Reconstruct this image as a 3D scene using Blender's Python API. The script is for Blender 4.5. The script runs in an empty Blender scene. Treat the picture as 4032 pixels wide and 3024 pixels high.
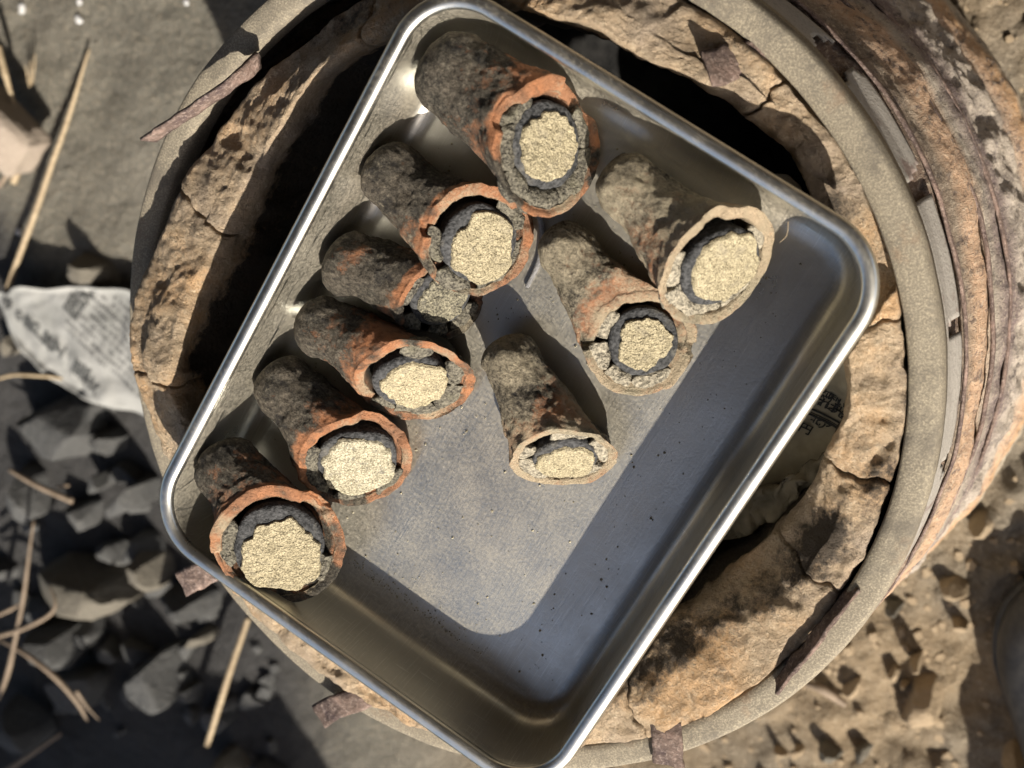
import bpy, math, random
import numpy as np
from mathutils import Matrix, Vector

SC = bpy.context.scene
COL = SC.collection
R = math.radians

# ------------------------------------------------------------------ camera, sky, sun
CAM = np.array([0.21016155, 0.13018721, 0.79661719])
RW = np.array([[9.27017377e-01, -9.14311947e-02, 3.63701965e-01],
               [0.0, 9.69824381e-01, 2.43804572e-01],
               [-3.75018376e-01, -2.26011075e-01, 8.99044054e-01]])
cam_d = bpy.data.cameras.new('camera')
cam = bpy.data.objects.new('camera', cam_d)
COL.objects.link(cam)
M = Matrix.Identity(4)
for i in range(3):
    for j in range(3):
        M[i][j] = RW[i][j]
    M[i][3] = CAM[i]
cam.matrix_world = M
cam_d.sensor_width = 36
cam_d.lens = 50.0
cam_d.clip_start = 0.01
cam_d.clip_end = 2000
cam_d.dof.use_dof = True
cam_d.dof.focus_distance = 0.545
cam_d.dof.aperture_fstop = 10
SC.camera = cam

SUN_EL, SUN_AZ = 38.5, -54.0            # azimuth of the sun, counter-clockwise from +X
world = bpy.data.worlds.new('World')
SC.world = world
world.use_nodes = True
wn = world.node_tree.nodes
wl = world.node_tree.links
sky = wn.new('ShaderNodeTexSky')
sky.sky_type = 'NISHITA'
sky.sun_disc = False
sky.dust_density = 2.5
sky.ozone_density = 0.4
sky.sun_elevation = R(SUN_EL)
sky.sun_rotation = R(90.0 - SUN_AZ)
wl.new(sky.outputs[0], wn['Background'].inputs[0])
wn['Background'].inputs[1].default_value = 0.085
sd = bpy.data.lights.new('sun', 'SUN')
sd.energy = 5.0
sd.angle = R(0.55)
sd.color = (1.0, 0.93, 0.82)
sun = bpy.data.objects.new('sun', sd)
COL.objects.link(sun)
sv = Vector((math.cos(R(SUN_EL)) * math.cos(R(SUN_AZ)), math.cos(R(SUN_EL)) * math.sin(R(SUN_AZ)), math.sin(R(SUN_EL))))
sun.rotation_euler = sv.to_track_quat('Z', 'Y').to_euler()
sun.location = sv * 5
SC.view_settings.view_transform = 'Standard'
SC.view_settings.look = 'None'
SC.view_settings.exposure = 1.0
SC.view_settings.gamma = 1
SC.view_settings.use_curve_mapping = False

F = 5600.0
def ray(px, py):
    return RW @ np.array([(px - 2016) / F, -(py - 1512) / F, -1.0])
def at(px, py, z):
    """photo pixel -> point on the horizontal plane at height z"""
    d = ray(px, py)
    return CAM + d * ((z - CAM[2]) / d[2])
def on_plane(px, py, o, n):
    d = ray(px, py)
    return CAM + d * (((o - CAM) @ n) / (d @ n))
def unit(v):
    v = np.asarray(v, float)
    return v / np.linalg.norm(v)

# ------------------------------------------------------------------ numeric noise
def _hash(i, j, k, seed):
    h = (i.astype(np.int64) * 374761393 + j.astype(np.int64) * 668265263 + k.astype(np.int64) * 2147483647 + seed * 1274126177)
    h = (h ^ (h >> 13)) * 1274126177
    h = h & 0x7fffffff
    h = (h ^ (h >> 16)) & 0xffff
    return h / 32767.5 - 1.0
def vnoise(p, seed=0):
    p = np.asarray(p, float)
    i = np.floor(p).astype(np.int64)
    f = p - i
    f = f * f * f * (f * (f * 6 - 15) + 10)
    out = 0
    for a in (0, 1):
        wx = f[:, 0] if a else 1 - f[:, 0]
        for b in (0, 1):
            wy = f[:, 1] if b else 1 - f[:, 1]
            for c in (0, 1):
                wz = f[:, 2] if c else 1 - f[:, 2]
                out = out + wx * wy * wz * _hash(i[:, 0] + a, i[:, 1] + b, i[:, 2] + c, seed)
    return out
def fbm(p, freq, octv=4, seed=0, gain=0.5):
    p = np.asarray(p, float) * freq
    s = 0
    a = 1.0
    for o in range(octv):
        s = s + a * vnoise(p + 17.3 * o, seed + o)
        p = p * 2.03
        a *= gain
    return s
def smooth(a, b, x):
    t = np.clip((x - a) / (b - a), 0, 1)
    return t * t * (3 - 2 * t)

# ------------------------------------------------------------------ materials
class NT:
    def __init__(self, name):
        self.m = bpy.data.materials.new(name)
        self.m.use_nodes = True
        self.t = self.m.node_tree
        self.b = self.t.nodes['Principled BSDF']
        self.out = self.t.nodes['Material Output']
        self.co = self.t.nodes.new('ShaderNodeTexCoord').outputs['Object']
    def n(self, k):
        return self.t.nodes.new(k)
    def put(self, v, sock):
        if isinstance(v, bpy.types.NodeSocket):
            self.t.links.new(v, sock)
        else:
            if sock.type == 'RGBA' and len(v) == 3:
                v = (*v, 1)
            sock.default_value = v
    def noise(self, scale, detail=4, rough=0.55, stretch=None, dist=0.0):
        n = self.n('ShaderNodeTexNoise')
        c = self.co
        if stretch:
            mp = self.n('ShaderNodeMapping')
            mp.inputs['Scale'].default_value = stretch
            self.t.links.new(c, mp.inputs[0])
            c = mp.outputs[0]
        self.t.links.new(c, n.inputs['Vector'])
        n.inputs['Scale'].default_value = scale
        n.inputs['Detail'].default_value = detail
        n.inputs['Roughness'].default_value = rough
        n.inputs['Distortion'].default_value = dist
        return n.outputs[0]
    def voro(self, scale, feat='F1'):
        n = self.n('ShaderNodeTexVoronoi')
        n.feature = feat
        self.t.links.new(self.co, n.inputs['Vector'])
        n.inputs['Scale'].default_value = scale
        return n.outputs[0]
    def attr(self, name):
        n = self.n('ShaderNodeAttribute')
        n.attribute_name = name
        return n.outputs['Fac']
    def ramp(self, fac, stops, interp='LINEAR'):
        n = self.n('ShaderNodeValToRGB')
        n.color_ramp.interpolation = interp
        e = n.color_ramp.elements
        while len(e) < len(stops):
            e.new(0.5)
        for el, (p, c) in zip(e, stops):
            el.position = p
            el.color = (*c, 1) if isinstance(c, tuple) else (c, c, c, 1)
        self.put(fac, n.inputs[0])
        return n.outputs[0]
    def mix(self, fac, a, b, mode='MIX'):
        n = self.n('ShaderNodeMix')
        n.data_type = 'RGBA'
        n.blend_type = mode
        self.put(fac, n.inputs[0])
        self.put(a, n.inputs[6])
        self.put(b, n.inputs[7])
        return n.outputs[2]
    def math(self, op, a, b=0.0, clamp=False):
        n = self.n('ShaderNodeMath')
        n.operation = op
        n.use_clamp = clamp
        self.put(a, n.inputs[0])
        self.put(b, n.inputs[1])
        return n.outputs[0]
    def bump(self, h, strength, dist, prev=None):
        n = self.n('ShaderNodeBump')
        n.inputs['Strength'].default_value = strength
        n.inputs['Distance'].default_value = dist
        self.put(h, n.inputs['Height'])
        if prev:
            self.put(prev, n.inputs['Normal'])
        return n.outputs[0]
    def done(self, col, rough=0.85, metal=0.0, normal=None, spec=0.25):
        self.put(col, self.b.inputs['Base Color'])
        self.put(rough, self.b.inputs['Roughness'])
        self.put(metal, self.b.inputs['Metallic'])
        self.b.inputs['Specular IOR Level'].default_value = spec
        if normal:
            self.put(normal, self.b.inputs['Normal'])
        return self.m

def mat_crucible():
    k = NT('fired_clay')
    fine = k.noise(620, 6, 0.75)
    mid = k.noise(190, 5, 0.65)
    big = k.noise(60, 4, 0.6)
    orange = k.mix(k.ramp(big, [(0.35, 0.0), (0.65, 1.0)]), (0.44, 0.195, 0.095), (0.30, 0.165, 0.10))
    orange = k.mix(k.ramp(mid, [(0.45, 0.0), (0.7, 0.75)]), orange, (0.17, 0.09, 0.055))
    grit = k.ramp(fine, [(0.34, (0.022, 0.020, 0.018)), (0.5, (0.060, 0.054, 0.044)), (0.62, (0.115, 0.102, 0.080)), (0.76, (0.24, 0.21, 0.16))])
    grit = k.mix(k.ramp(k.noise(85, 4, 0.6), [(0.40, 0.0), (0.66, 0.75)]), grit, k.ramp(fine, [(0.36, (0.075, 0.062, 0.048)), (0.66, (0.22, 0.185, 0.14))]))
    grit = k.mix(k.ramp(k.noise(130, 5, 0.7), [(0.54, 0.0), (0.64, 0.8)]), grit, (0.022, 0.021, 0.021))
    s = k.math('ADD', k.attr('soot'), k.math('MULTIPLY', k.math('SUBTRACT', mid, 0.5), 1.5))
    s = k.math('ADD', s, k.math('MULTIPLY', k.math('SUBTRACT', fine, 0.5), 0.7))
    col = k.mix(k.ramp(s, [(0.25, 0.0), (0.72, 1.0)]), orange, grit)
    d = k.math('ADD', k.attr('dust'), k.math('MULTIPLY', k.math('SUBTRACT', fine, 0.5), 1.1))
    col = k.mix(k.ramp(d, [(0.40, 0.0), (0.85, 0.8)]), col, (0.44, 0.375, 0.26))
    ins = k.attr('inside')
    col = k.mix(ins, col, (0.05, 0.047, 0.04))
    nb = k.bump(fine, 1.0, 0.0030)
    nb = k.bump(mid, 0.7, 0.0024, nb)
    return k.done(col, 0.95, 0, nb, 0.1)

def mat_granular(name, lo, hi, scale=1100, bd=0.0012, extra=None):
    k = NT(name)
    a = k.noise(scale, 3, 0.6)
    b = k.noise(scale * 0.18, 3, 0.6)
    f = k.math('ADD', k.math('MULTIPLY', a, 0.75), k.math('MULTIPLY', b, 0.25))
    col = k.ramp(f, [(0.38, lo), (0.62, hi)])
    if extra:
        col = k.mix(k.ramp(k.noise(scale * 0.12, 4, 0.6), [(0.55, 0.0), (0.7, 0.8)]), col, extra)
    nb = k.bump(a, 1.0, bd)
    nb = k.bump(k.noise(scale * 0.3, 3, 0.6), 0.8, bd * 2, nb)
    return k.done(col, 0.95, 0, nb, 0.12)

def mat_lining():
    k = NT('burnt_clay')
    fine = k.noise(520, 6, 0.78)
    mid = k.noise(110, 6, 0.72)
    big = k.noise(22, 4, 0.6)
    base = k.ramp(big, [(0.33, (0.40, 0.325, 0.255)), (0.50, (0.53, 0.40, 0.265)), (0.64, (0.62, 0.40, 0.22))])
    base = k.mix(k.ramp(mid, [(0.42, 0.0), (0.68, 0.75)]), base, (0.38, 0.295, 0.21))
    base = k.mix(k.ramp(fine, [(0.52, 0.0), (0.70, 0.8)]), base, (0.72, 0.60, 0.43))
    soot = k.math('ADD', k.attr('soot'), k.math('MULTIPLY', k.math('SUBTRACT', mid, 0.5), 1.6))
    soot = k.math('ADD', soot, k.math('MULTIPLY', k.math('SUBTRACT', fine, 0.5), 0.8))
    col = k.mix(k.ramp(soot, [(0.50, 0.0), (0.85, 0.90)]), base, (0.055, 0.048, 0.042))
    nb = k.bump(k.noise(1500, 3, 0.7), 1.0, 0.0016)
    nb = k.bump(fine, 1.0, 0.0035, nb)
    nb = k.bump(mid, 0.6, 0.005, nb)
    return k.done(col, 0.95, 0, nb, 0.1)

def mat_ring():
    k = NT('dusty_iron')
    fine = k.noise(1300, 3, 0.7)
    mid = k.noise(90, 5, 0.6)
    col = k.mix(mid, (0.118, 0.102, 0.080), (0.185, 0.162, 0.124))
    col = k.mix(k.ramp(fine, [(0.45, 0.0), (0.68, 0.8)]), col, (0.33, 0.285, 0.205))
    col = k.mix(k.ramp(k.noise(30, 6, 0.7), [(0.60, 0.0), (0.72, 0.6)]), col, (0.17, 0.105, 0.065))
    col = k.mix(k.ramp(k.noise(55, 5, 0.7), [(0.52, 0.0), (0.66, 0.7)]), col, (0.10, 0.088, 0.072))
    nb = k.bump(fine, 0.45, 0.0006)
    nb = k.bump(mid, 0.4, 0.0012, nb)
    return k.done(col, 0.88, 0, nb, 0.15)

def mat_band():
    k = NT('grey_sheet_iron')
    fine = k.noise(700, 4, 0.7)
    mid = k.noise(45, 6, 0.65)
    col = k.mix(mid, (0.22, 0.205, 0.185), (0.31, 0.285, 0.25))
    col = k.mix(k.ramp(k.noise(28, 6, 0.7, dist=0.3), [(0.56, 0.0), (0.62, 0.9)]), col, (0.15, 0.11, 0.095))
    col = k.mix(k.ramp(fine, [(0.5, 0.0), (0.75, 0.5)]), col, (0.10, 0.085, 0.075))
    nb = k.bump(fine, 0.5, 0.0008)
    return k.done(col, 0.8, 0.1, nb, 0.2)

def mat_wall():
    """rusted outside of the stove: rust, grey scale and clay in layers one above the other"""
    k = NT('rusted_wall')
    fine = k.noise(520, 5, 0.75, stretch=(1, 1, 0.45))
    mid = k.noise(75, 6, 0.75, stretch=(1, 1, 0.35))
    t = k.math('ADD', k.attr('layer'), k.math('MULTIPLY', k.math('SUBTRACT', mid, 0.5), 0.055))
    grey = (0.31, 0.27, 0.22)
    dark = (0.19, 0.15, 0.135)
    org = (0.41, 0.275, 0.18)
    col = k.ramp(t, [(0.0, (0.17, 0.12, 0.09)), (0.10, (0.20, 0.16, 0.12)), (0.17, org), (0.27, (0.38, 0.255, 0.17)), (0.33, grey),
                     (0.39, dark), (0.47, (0.17, 0.13, 0.12)), (0.52, (0.33, 0.285, 0.24)), (0.68, (0.35, 0.30, 0.245)), (0.735, org),
                     (0.80, (0.42, 0.26, 0.14)), (0.87, (0.34, 0.29, 0.22)), (1.0, (0.36, 0.32, 0.25))])
    spots = k.ramp(k.noise(95, 6, 0.75, stretch=(1, 1, 0.4)), [(0.53, 0.0), (0.70, 0.75)])
    col = k.mix(spots, col, (0.055, 0.045, 0.045))
    col = k.mix(k.ramp(k.noise(230, 4, 0.7, stretch=(1, 1, 0.4)), [(0.54, 0.0), (0.66, 0.8)]), col, (0.075, 0.06, 0.058))
    col = k.mix(k.ramp(fine, [(0.50, 0.0), (0.70, 0.65)]), col, (0.47, 0.40, 0.31))
    nb = k.bump(fine, 0.9, 0.002)
    nb = k.bump(mid, 0.5, 0.003, nb)
    return k.done(col, 0.92, 0, nb, 0.15)

def mat_rust(name='rusty_iron', lift=1.0):
    k = NT(name)
    fine = k.noise(600, 5, 0.7)
    mid = k.noise(110, 5, 0.65)
    col = k.ramp(mid, [(0.3, (0.05 * lift, 0.035 * lift, 0.035 * lift)), (0.5, (0.095 * lift, 0.068 * lift, 0.056 * lift)), (0.68, (0.20 * lift, 0.14 * lift, 0.115 * lift))])
    col = k.mix(k.ramp(fine, [(0.5, 0.0), (0.72, 0.6)]), col, (0.32 * lift, 0.255 * lift, 0.22 * lift))
    nb = k.bump(fine, 0.8, 0.0012)
    nb = k.bump(mid, 0.7, 0.002, nb)
    return k.done(col, 0.85, 0.15, nb, 0.2)

def mat_steel(name, dust_amt, rough, scratches):
    k = NT(name)
    dirt = k.noise(42, 6, 0.65)
    fine = k.noise(800, 6, 0.75)
    cloud = k.noise(11, 3, 0.5)
    b = k.b
    k.put((0.60, 0.59, 0.54), b.inputs['Base Color'])
    b.inputs['Metallic'].default_value = 1.0
    r = k.math('ADD', k.math('MULTIPLY', dirt, 0.22), rough)
    k.put(r, b.inputs['Roughness'])
    s1 = k.noise(60, 3, 0.7, stretch=(28, 0.45, 0.45))
    if scratches:
        nb = k.bump(s1, 0.16, 0.0003)
        nb = k.bump(fine, 0.20, 0.0003, nb)
        k.put(nb, b.inputs['Normal'])
    d = k.n('ShaderNodeBsdfDiffuse')
    dc = k.mix(k.ramp(fine, [(0.38, 0.0), (0.66, 1.0)]), (0.20, 0.182, 0.145), (0.43, 0.39, 0.31))
    dc = k.mix(k.ramp(cloud, [(0.50, 0.0), (0.75, 0.25)]), dc, (0.30, 0.21, 0.135))
    k.put(dc, d.inputs['Color'])
    f = k.math('ADD', k.math('MULTIPLY', k.math('SUBTRACT', dirt, 0.5), 0.6), dust_amt)
    f = k.math('ADD', f, k.math('MULTIPLY', k.math('SUBTRACT', fine, 0.5), 0.8))
    f = k.math('ADD', f, k.math('MULTIPLY', k.attr('grime_reflect'), 0.45), True)
    if scratches:
        for st, lo in (((160, 2.2, 2.2), 0.60), ((2.5, 190, 2.5), 0.62)):
            f = k.math('SUBTRACT', f, k.ramp(k.noise(22, 3, 0.6, stretch=st), [(lo, 0.0), (lo + 0.06, 0.45)]), True)
    ms = k.n('ShaderNodeMixShader')
    k.put(f, ms.inputs[0])
    k.t.links.new(b.outputs[0], ms.inputs[1])
    k.t.links.new(d.outputs[0], ms.inputs[2])
    k.t.links.new(ms.outputs[0], k.out.inputs[0])
    return k.m

def mat_ground():
    k = NT('soil')
    fine = k.noise(420, 5, 0.7)
    mid = k.noise(48, 6, 0.65)
    big = k.noise(7, 4, 0.6)
    ash = k.mix(mid, (0.10, 0.094, 0.080), (0.175, 0.162, 0.132))
    loam = k.mix(mid, (0.155, 0.118, 0.077), (0.29, 0.222, 0.145))
    col = k.mix(k.attr('loam'), ash, loam)
    col = k.mix(k.ramp(big, [(0.45, 0.0), (0.62, 0.6)]), col, (0.14, 0.13, 0.11))
    col = k.mix(k.ramp(fine, [(0.52, 0.0), (0.70, 0.6)]), col, (0.40, 0.34, 0.25))
    col = k.mix(k.math('MULTIPLY', k.attr('char'), 0.9), col, (0.035, 0.035, 0.037))
    nb = k.bump(fine, 0.9, 0.003)
    nb = k.bump(mid, 0.8, 0.01, nb)
    return k.done(col, 0.95, 0, nb, 0.1)

def mat_rock(name, a, b, c):
    k = NT(name)
    fine = k.noise(300, 5, 0.7)
    mid = k.noise(38, 5, 0.6)
    col = k.mix(mid, a, b)
    col = k.mix(k.ramp(fine, [(0.52, 0.0), (0.75, 0.5)]), col, c)
    nb = k.bump(fine, 0.5, 0.002)
    nb = k.bump(mid, 0.6, 0.006, nb)
    return k.done(col, 0.85, 0, nb, 0.2)

def mat_simple(name, a, b, scale=120, rough=0.8, spec=0.25, stretch=None, bump=0.001):
    k = NT(name)
    n = k.noise(scale, 4, 0.6, stretch)
    col = k.mix(k.ramp(n, [(0.35, 0.0), (0.65, 1.0)]), a, b)
    return k.done(col, rough, 0, k.bump(n, 0.5, bump), spec)

MT = {
    'crucible': mat_crucible(),
    'core': mat_granular('charred_core', (0.020, 0.0205, 0.021), (0.070, 0.070, 0.071), 700, 0.0008, (0.15, 0.14, 0.12)),
    'sand': mat_granular('pale_sand', (0.19, 0.16, 0.10), (0.48, 0.415, 0.275), 1500, 0.0012, (0.27, 0.235, 0.165)),
    'sand_grey': mat_granular('greyish_sand', (0.17, 0.15, 0.10), (0.54, 0.49, 0.36), 1500, 0.0012, (0.13, 0.125, 0.115)),
    'sand_dark': mat_granular('burnt_sand', (0.045, 0.042, 0.034), (0.27, 0.245, 0.175), 1100, 0.0012, (0.07, 0.068, 0.065)),
    'lump': mat_granular('dark_packing_clay', (0.035, 0.032, 0.027), (0.17, 0.155, 0.12), 850, 0.0013, (0.13, 0.12, 0.085)),
    'lump_pale': mat_granular('pale_packing_clay', (0.10, 0.09, 0.07), (0.36, 0.32, 0.245), 850, 0.0013),
    'lining': mat_lining(), 'ring': mat_ring(), 'band': mat_band(), 'wall': mat_wall(),
    'rust': mat_rust(), 'rust_pale': mat_rust('pale_rusty_iron', 1.35),
    'pan': mat_steel('dusty_steel', 0.29, 0.20, True), 'rim': mat_steel('polished_steel', 0.04, 0.20, False),
    'soil': mat_ground(),
    'slate': mat_rock('dark_slate', (0.040, 0.041, 0.042), (0.078, 0.077, 0.073), (0.125, 0.12, 0.107)),
    'slate_tan': mat_rock('tan_slate', (0.080, 0.073, 0.060), (0.14, 0.125, 0.10), (0.19, 0.17, 0.135)),
    'pebble': mat_rock('brown_pebble', (0.185, 0.14, 0.09), (0.30, 0.23, 0.15), (0.37, 0.30, 0.21)),
    'straw': mat_simple('dry_straw', (0.22, 0.165, 0.10), (0.34, 0.27, 0.175), 90, 0.6, 0.3, (3, 3, 0.4)),
    'straw_dark': mat_simple('weathered_straw', (0.13, 0.098, 0.068), (0.21, 0.16, 0.115), 90, 0.7, 0.3),
    'paper': mat_simple('weathered_newsprint', (0.185, 0.186, 0.176), (0.265, 0.263, 0.25), 40, 0.8, 0.2, None, 0.002),
    'paper_in': mat_simple('yellowed_newsprint', (0.27, 0.235, 0.17), (0.42, 0.37, 0.27), 60, 0.8, 0.2, None, 0.002),
    'ink': mat_simple('faded_ink', (0.045, 0.047, 0.046), (0.075, 0.076, 0.074), 300, 0.8),
    'ink_dark': mat_simple('black_ink', (0.025, 0.025, 0.025), (0.05, 0.05, 0.048), 300, 0.8),
    'ink_pale': mat_simple('pale_ink', (0.115, 0.116, 0.112), (0.165, 0.165, 0.16), 200, 0.8),
    'brick': mat_rock('weathered_brick', (0.19, 0.155, 0.125), (0.28, 0.235, 0.19), (0.33, 0.285, 0.23)),
    'rubber': mat_simple('black_rubber', (0.018, 0.018, 0.02), (0.04, 0.038, 0.036), 200, 0.55, 0.4, None, 0.0005),
    'leather': mat_simple('brown_leather', (0.11, 0.075, 0.055), (0.16, 0.11, 0.08), 200, 0.6, 0.3),
    'paper_dim': mat_simple('dim_newsprint', (0.11, 0.097, 0.072), (0.22, 0.19, 0.14), 60, 0.85, 0.1, None, 0.002),  # newsprint darkened to stand in for shade inside the stove
    'white': mat_simple('white_flake', (0.34, 0.335, 0.33), (0.46, 0.455, 0.45), 200, 0.7),
    'wood': mat_simple('grey_planks', (0.16, 0.13, 0.10), (0.28, 0.23, 0.17), 30, 0.8, 0.2, (1, 1, 12)),
    'shed': mat_simple('dark_old_timber', (0.05, 0.04, 0.03), (0.10, 0.08, 0.06), 8, 0.8, 0.2, (1, 6, 1)),
    'ash': mat_simple('soft_ash', (0.006, 0.006, 0.006), (0.02, 0.019, 0.018), 90, 0.95, 0.1),  # ash blackened to keep the inside of the stove dark
    'thread': mat_simple('grey_thread', (0.10, 0.098, 0.10), (0.18, 0.175, 0.175), 800, 0.8, 0.2),
}

# ------------------------------------------------------------------ object helpers
def tag(o, label=None, cat=None, group=None, kind=None):
    if label: o['label'] = label
    if cat: o['category'] = cat
    if group: o['group'] = group
    if kind: o['kind'] = kind
    return o
def empty(name, loc):
    o = bpy.data.objects.new(name, None)
    o.empty_display_size = 0.02
    o.location = Vector([float(v) for v in loc])
    COL.objects.link(o)
    return o
def obj(name, V, faces, mat, parent=None, smooth_=True, attrs=None, loc=None):
    """V in world metres; the object's origin is its thing's base (or loc)"""
    V = np.asarray(V, float)
    off = np.zeros(3)
    p = parent
    while p is not None:
        off = off + np.array(p.location)
        p = p.parent
    base = np.array(loc, float) if loc is not None else off
    me = bpy.data.meshes.new(name)
    me.from_pydata((V - base).tolist(), [], [tuple(int(i) for i in f) for f in faces])
    if smooth_:
        me.polygons.foreach_set('use_smooth', [True] * len(me.polygons))
    for k, v in (attrs or {}).items():
        a = me.attributes.new(k, 'FLOAT', 'POINT')
        a.data.foreach_set('value', np.asarray(v, np.float32))
    me.materials.append(mat)
    me.update()
    o = bpy.data.objects.new(name, me)
    COL.objects.link(o)
    if parent is not None:
        o.parent = parent
        o.location = Vector((base - off).tolist())
    else:
        o.location = Vector(base.tolist())
    return o
def grid_faces(nr, nc, wrap=False, flip=False, off=0):
    r = np.arange(nr - 1)[:, None]
    c = np.arange(nc if wrap else nc - 1)[None, :]
    c2 = (c + 1) % nc
    a = r * nc + c
    b = r * nc + c2
    d = (r + 1) * nc + c2
    e = (r + 1) * nc + c
    f = np.stack([a, b, d, e], -1).reshape(-1, 4) + off
    return (f[:, ::-1] if flip else f).tolist()
def tube(points, radii, seg=8, flat=1.0, up=None):
    """tapered tube along a path; flat < 1 squeezes it"""
    P = np.asarray(points, float)
    n = len(P)
    rad = np.interp(np.linspace(0, 1, n), np.linspace(0, 1, len(radii)), radii)
    T = np.gradient(P, axis=0)
    T /= np.linalg.norm(T, axis=1)[:, None]
    ref = np.array(up if up is not None else [0.13, 0.21, 0.97])
    V = []
    for i in range(n):
        u = unit(np.cross(T[i], ref))
        w = np.cross(u, T[i])
        for s in range(seg):
            a = 2 * math.pi * s / seg
            V.append(P[i] + rad[i] * (math.cos(a) * u + flat * math.sin(a) * w))
    fc = grid_faces(n, seg, True)
    fc.append(tuple(range(seg))[::-1])
    fc.append(tuple((n - 1) * seg + s for s in range(seg)))
    return np.array(V), fc
def spline(pts, n):
    P = np.asarray(pts, float)
    if len(P) == 2:
        t = np.linspace(0, 1, n)[:, None]
        return P[0] * (1 - t) + P[1] * t
    Q = np.vstack([2 * P[0] - P[1], P, 2 * P[-1] - P[-2]])
    out = []
    for t in np.linspace(0, len(P) - 1 - 1e-6, n):
        i = int(t)
        f = t - i
        a, b, c, d = Q[i], Q[i + 1], Q[i + 2], Q[i + 3]
        out.append(0.5 * (2 * b + (c - a) * f + (2 * a - 5 * b + 4 * c - d) * f * f + (3 * b - a - 3 * c + d) * f ** 3))
    return np.array(out)
def star(outline, nseg, nring, prof, seed, rough=0.0, sub=1):
    """lump from a star-shaped outline (world xy). prof: list of (radius factor, z)"""
    O = np.asarray(outline, float)[:, :2]
    c = O.mean(0)
    A = np.arctan2(O[:, 1] - c[1], O[:, 0] - c[0])
    Rr = np.hypot(O[:, 0] - c[0], O[:, 1] - c[1])
    k = np.argsort(A)
    A, Rr = A[k], Rr[k]
    # walk the polygon edges so that corners stay corners
    th = np.linspace(-math.pi, math.pi, nseg, endpoint=False)
    P = O[k] - c
    rad = np.empty(nseg)
    for j, t in enumerate(th):
        d = np.array([math.cos(t), math.sin(t)])
        i2 = np.searchsorted(A, t) % len(A)
        p, q = P[i2 - 1], P[i2]
        e = q - p
        den = d[0] * e[1] - d[1] * e[0]
        rad[j] = (p[0] * e[1] - p[1] * e[0]) / den if abs(den) > 1e-9 else np.hypot(*p)
    rad = np.clip(np.abs(rad), 0.2 * Rr.min(), 1.2 * Rr.max())
    for _ in range(sub):
        rad = (np.roll(rad, 1) + 2 * rad + np.roll(rad, -1)) / 4
    V = []
    for f, z in prof:
        V.append(np.c_[c[0] + f * rad * np.cos(th), c[1] + f * rad * np.sin(th), np.full(nseg, z)])
    V = np.vstack(V)
    if rough:
        V = V + np.stack([fbm(V, 60, 3, seed), fbm(V, 60, 3, seed + 7), fbm(V, 45, 4, seed + 13)], -1) * rough
    fc = grid_faces(len(prof), nseg, True, True)
    fc.append(tuple(range(nseg)))
    return V, fc
SNAMES = {}
def stone(name, outline, h, mat, label, cat, group=None, z0=-0.004, seed=1, rough=0.002, seg=48, tilt=(0, 0), dome=0.12, smooth_=True):
    prof = [(0.02, z0 + h * (1 + dome)), (0.15, z0 + h * (1 + dome)), (0.3, z0 + h * (1 + dome * .9)), (0.45, z0 + h * (1 + dome * .7)), (0.58, z0 + h * (1 + dome * .5)), (0.71, z0 + h * (1 + dome * .25)), (0.84, z0 + h), (0.90, z0 + h * 0.985), (0.95, z0 + h * 0.96),
            (0.99, z0 + h * 0.80), (1.0, z0 + h * 0.4), (0.97, z0)]
    V, fc = star(outline, seg, len(prof), prof, seed, rough, 0)
    c = V.mean(0)
    rg = np.random.RandomState(seed)
    for _ in range(8):
        nn = unit([rg.normal(), rg.normal(), abs(rg.normal()) * 0.55])
        pr_ = (V - c) @ nn
        lim = np.quantile(pr_, rg.uniform(.72, .92))
        V = V - np.outer(np.maximum(pr_ - lim, 0), nn)
    V[:, 2] += tilt[0] * (V[:, 0] - c[0]) + tilt[1] * (V[:, 1] - c[1])
    return tag(obj(name, V, fc, mat, smooth_=smooth_, loc=(c[0], c[1], 0)), label, cat, group)
def polyline_px(pts, ox, oy, s, z):
    return np.array([at(ox + x * s, oy + y * s, z) for x, y in pts])

# ------------------------------------------------------------------ ground
H = 0.30                                  # height of the stove's iron ring
def axis_coords(lo, hi, step, far):
    inner = np.arange(lo, hi + 1e-9, step)
    g = []
    d = step
    x = hi
    while x < far:
        d *= 1.3
        x += d
        g.append(x)
    g2 = [lo - (v - hi) for v in g]
    return np.r_[g2[::-1], inner, g]
def ground_z(x, y):
    p = np.c_[x, y, np.zeros_like(x)]
    z = 0.0045 * fbm(p, 14, 5, 3) + 0.010 * fbm(p, 3.1, 3, 9)
    lo = smooth(-0.05, 0.15, x)
    z = z + lo * (0.009 * np.abs(fbm(p, 26, 5, 21)) + 0.002 * smooth(0.1, 0.5, fbm(p, 55, 3, 25)) + 0.0025 * fbm(p, 95, 3, 27))
    fade = np.exp(-((x ** 2 + y ** 2) / 25.0))
    return z * (0.25 + 0.75 * fade) - 0.012 * smooth(0.0, 0.35, -y - 0.12) * (x < -0.1)
gx = axis_coords(-0.80, 0.62, 0.0034, 900)
gy = axis_coords(-0.66, 0.62, 0.0034, 900)
GX, GY = np.meshgrid(gx, gy)
gxf, gyf = GX.ravel(), GY.ravel()
GV = np.c_[gxf, gyf, ground_z(gxf, gyf)]
loam = smooth(-0.22, 0.05, gxf + 0.05 * fbm(GV, 8, 3, 5))
char_ = smooth(0.03, -0.06, gyf + 0.06 * fbm(GV, 7, 4, 15) + 0.0) * smooth(-0.20, -0.30, gxf)
tag(obj('ground', GV, grid_faces(len(gy), len(gx)), MT['soil'], attrs={'loam': loam, 'char': char_}), 'grey ashy soil turning to brown gritty earth on the right', kind='structure')

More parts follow.
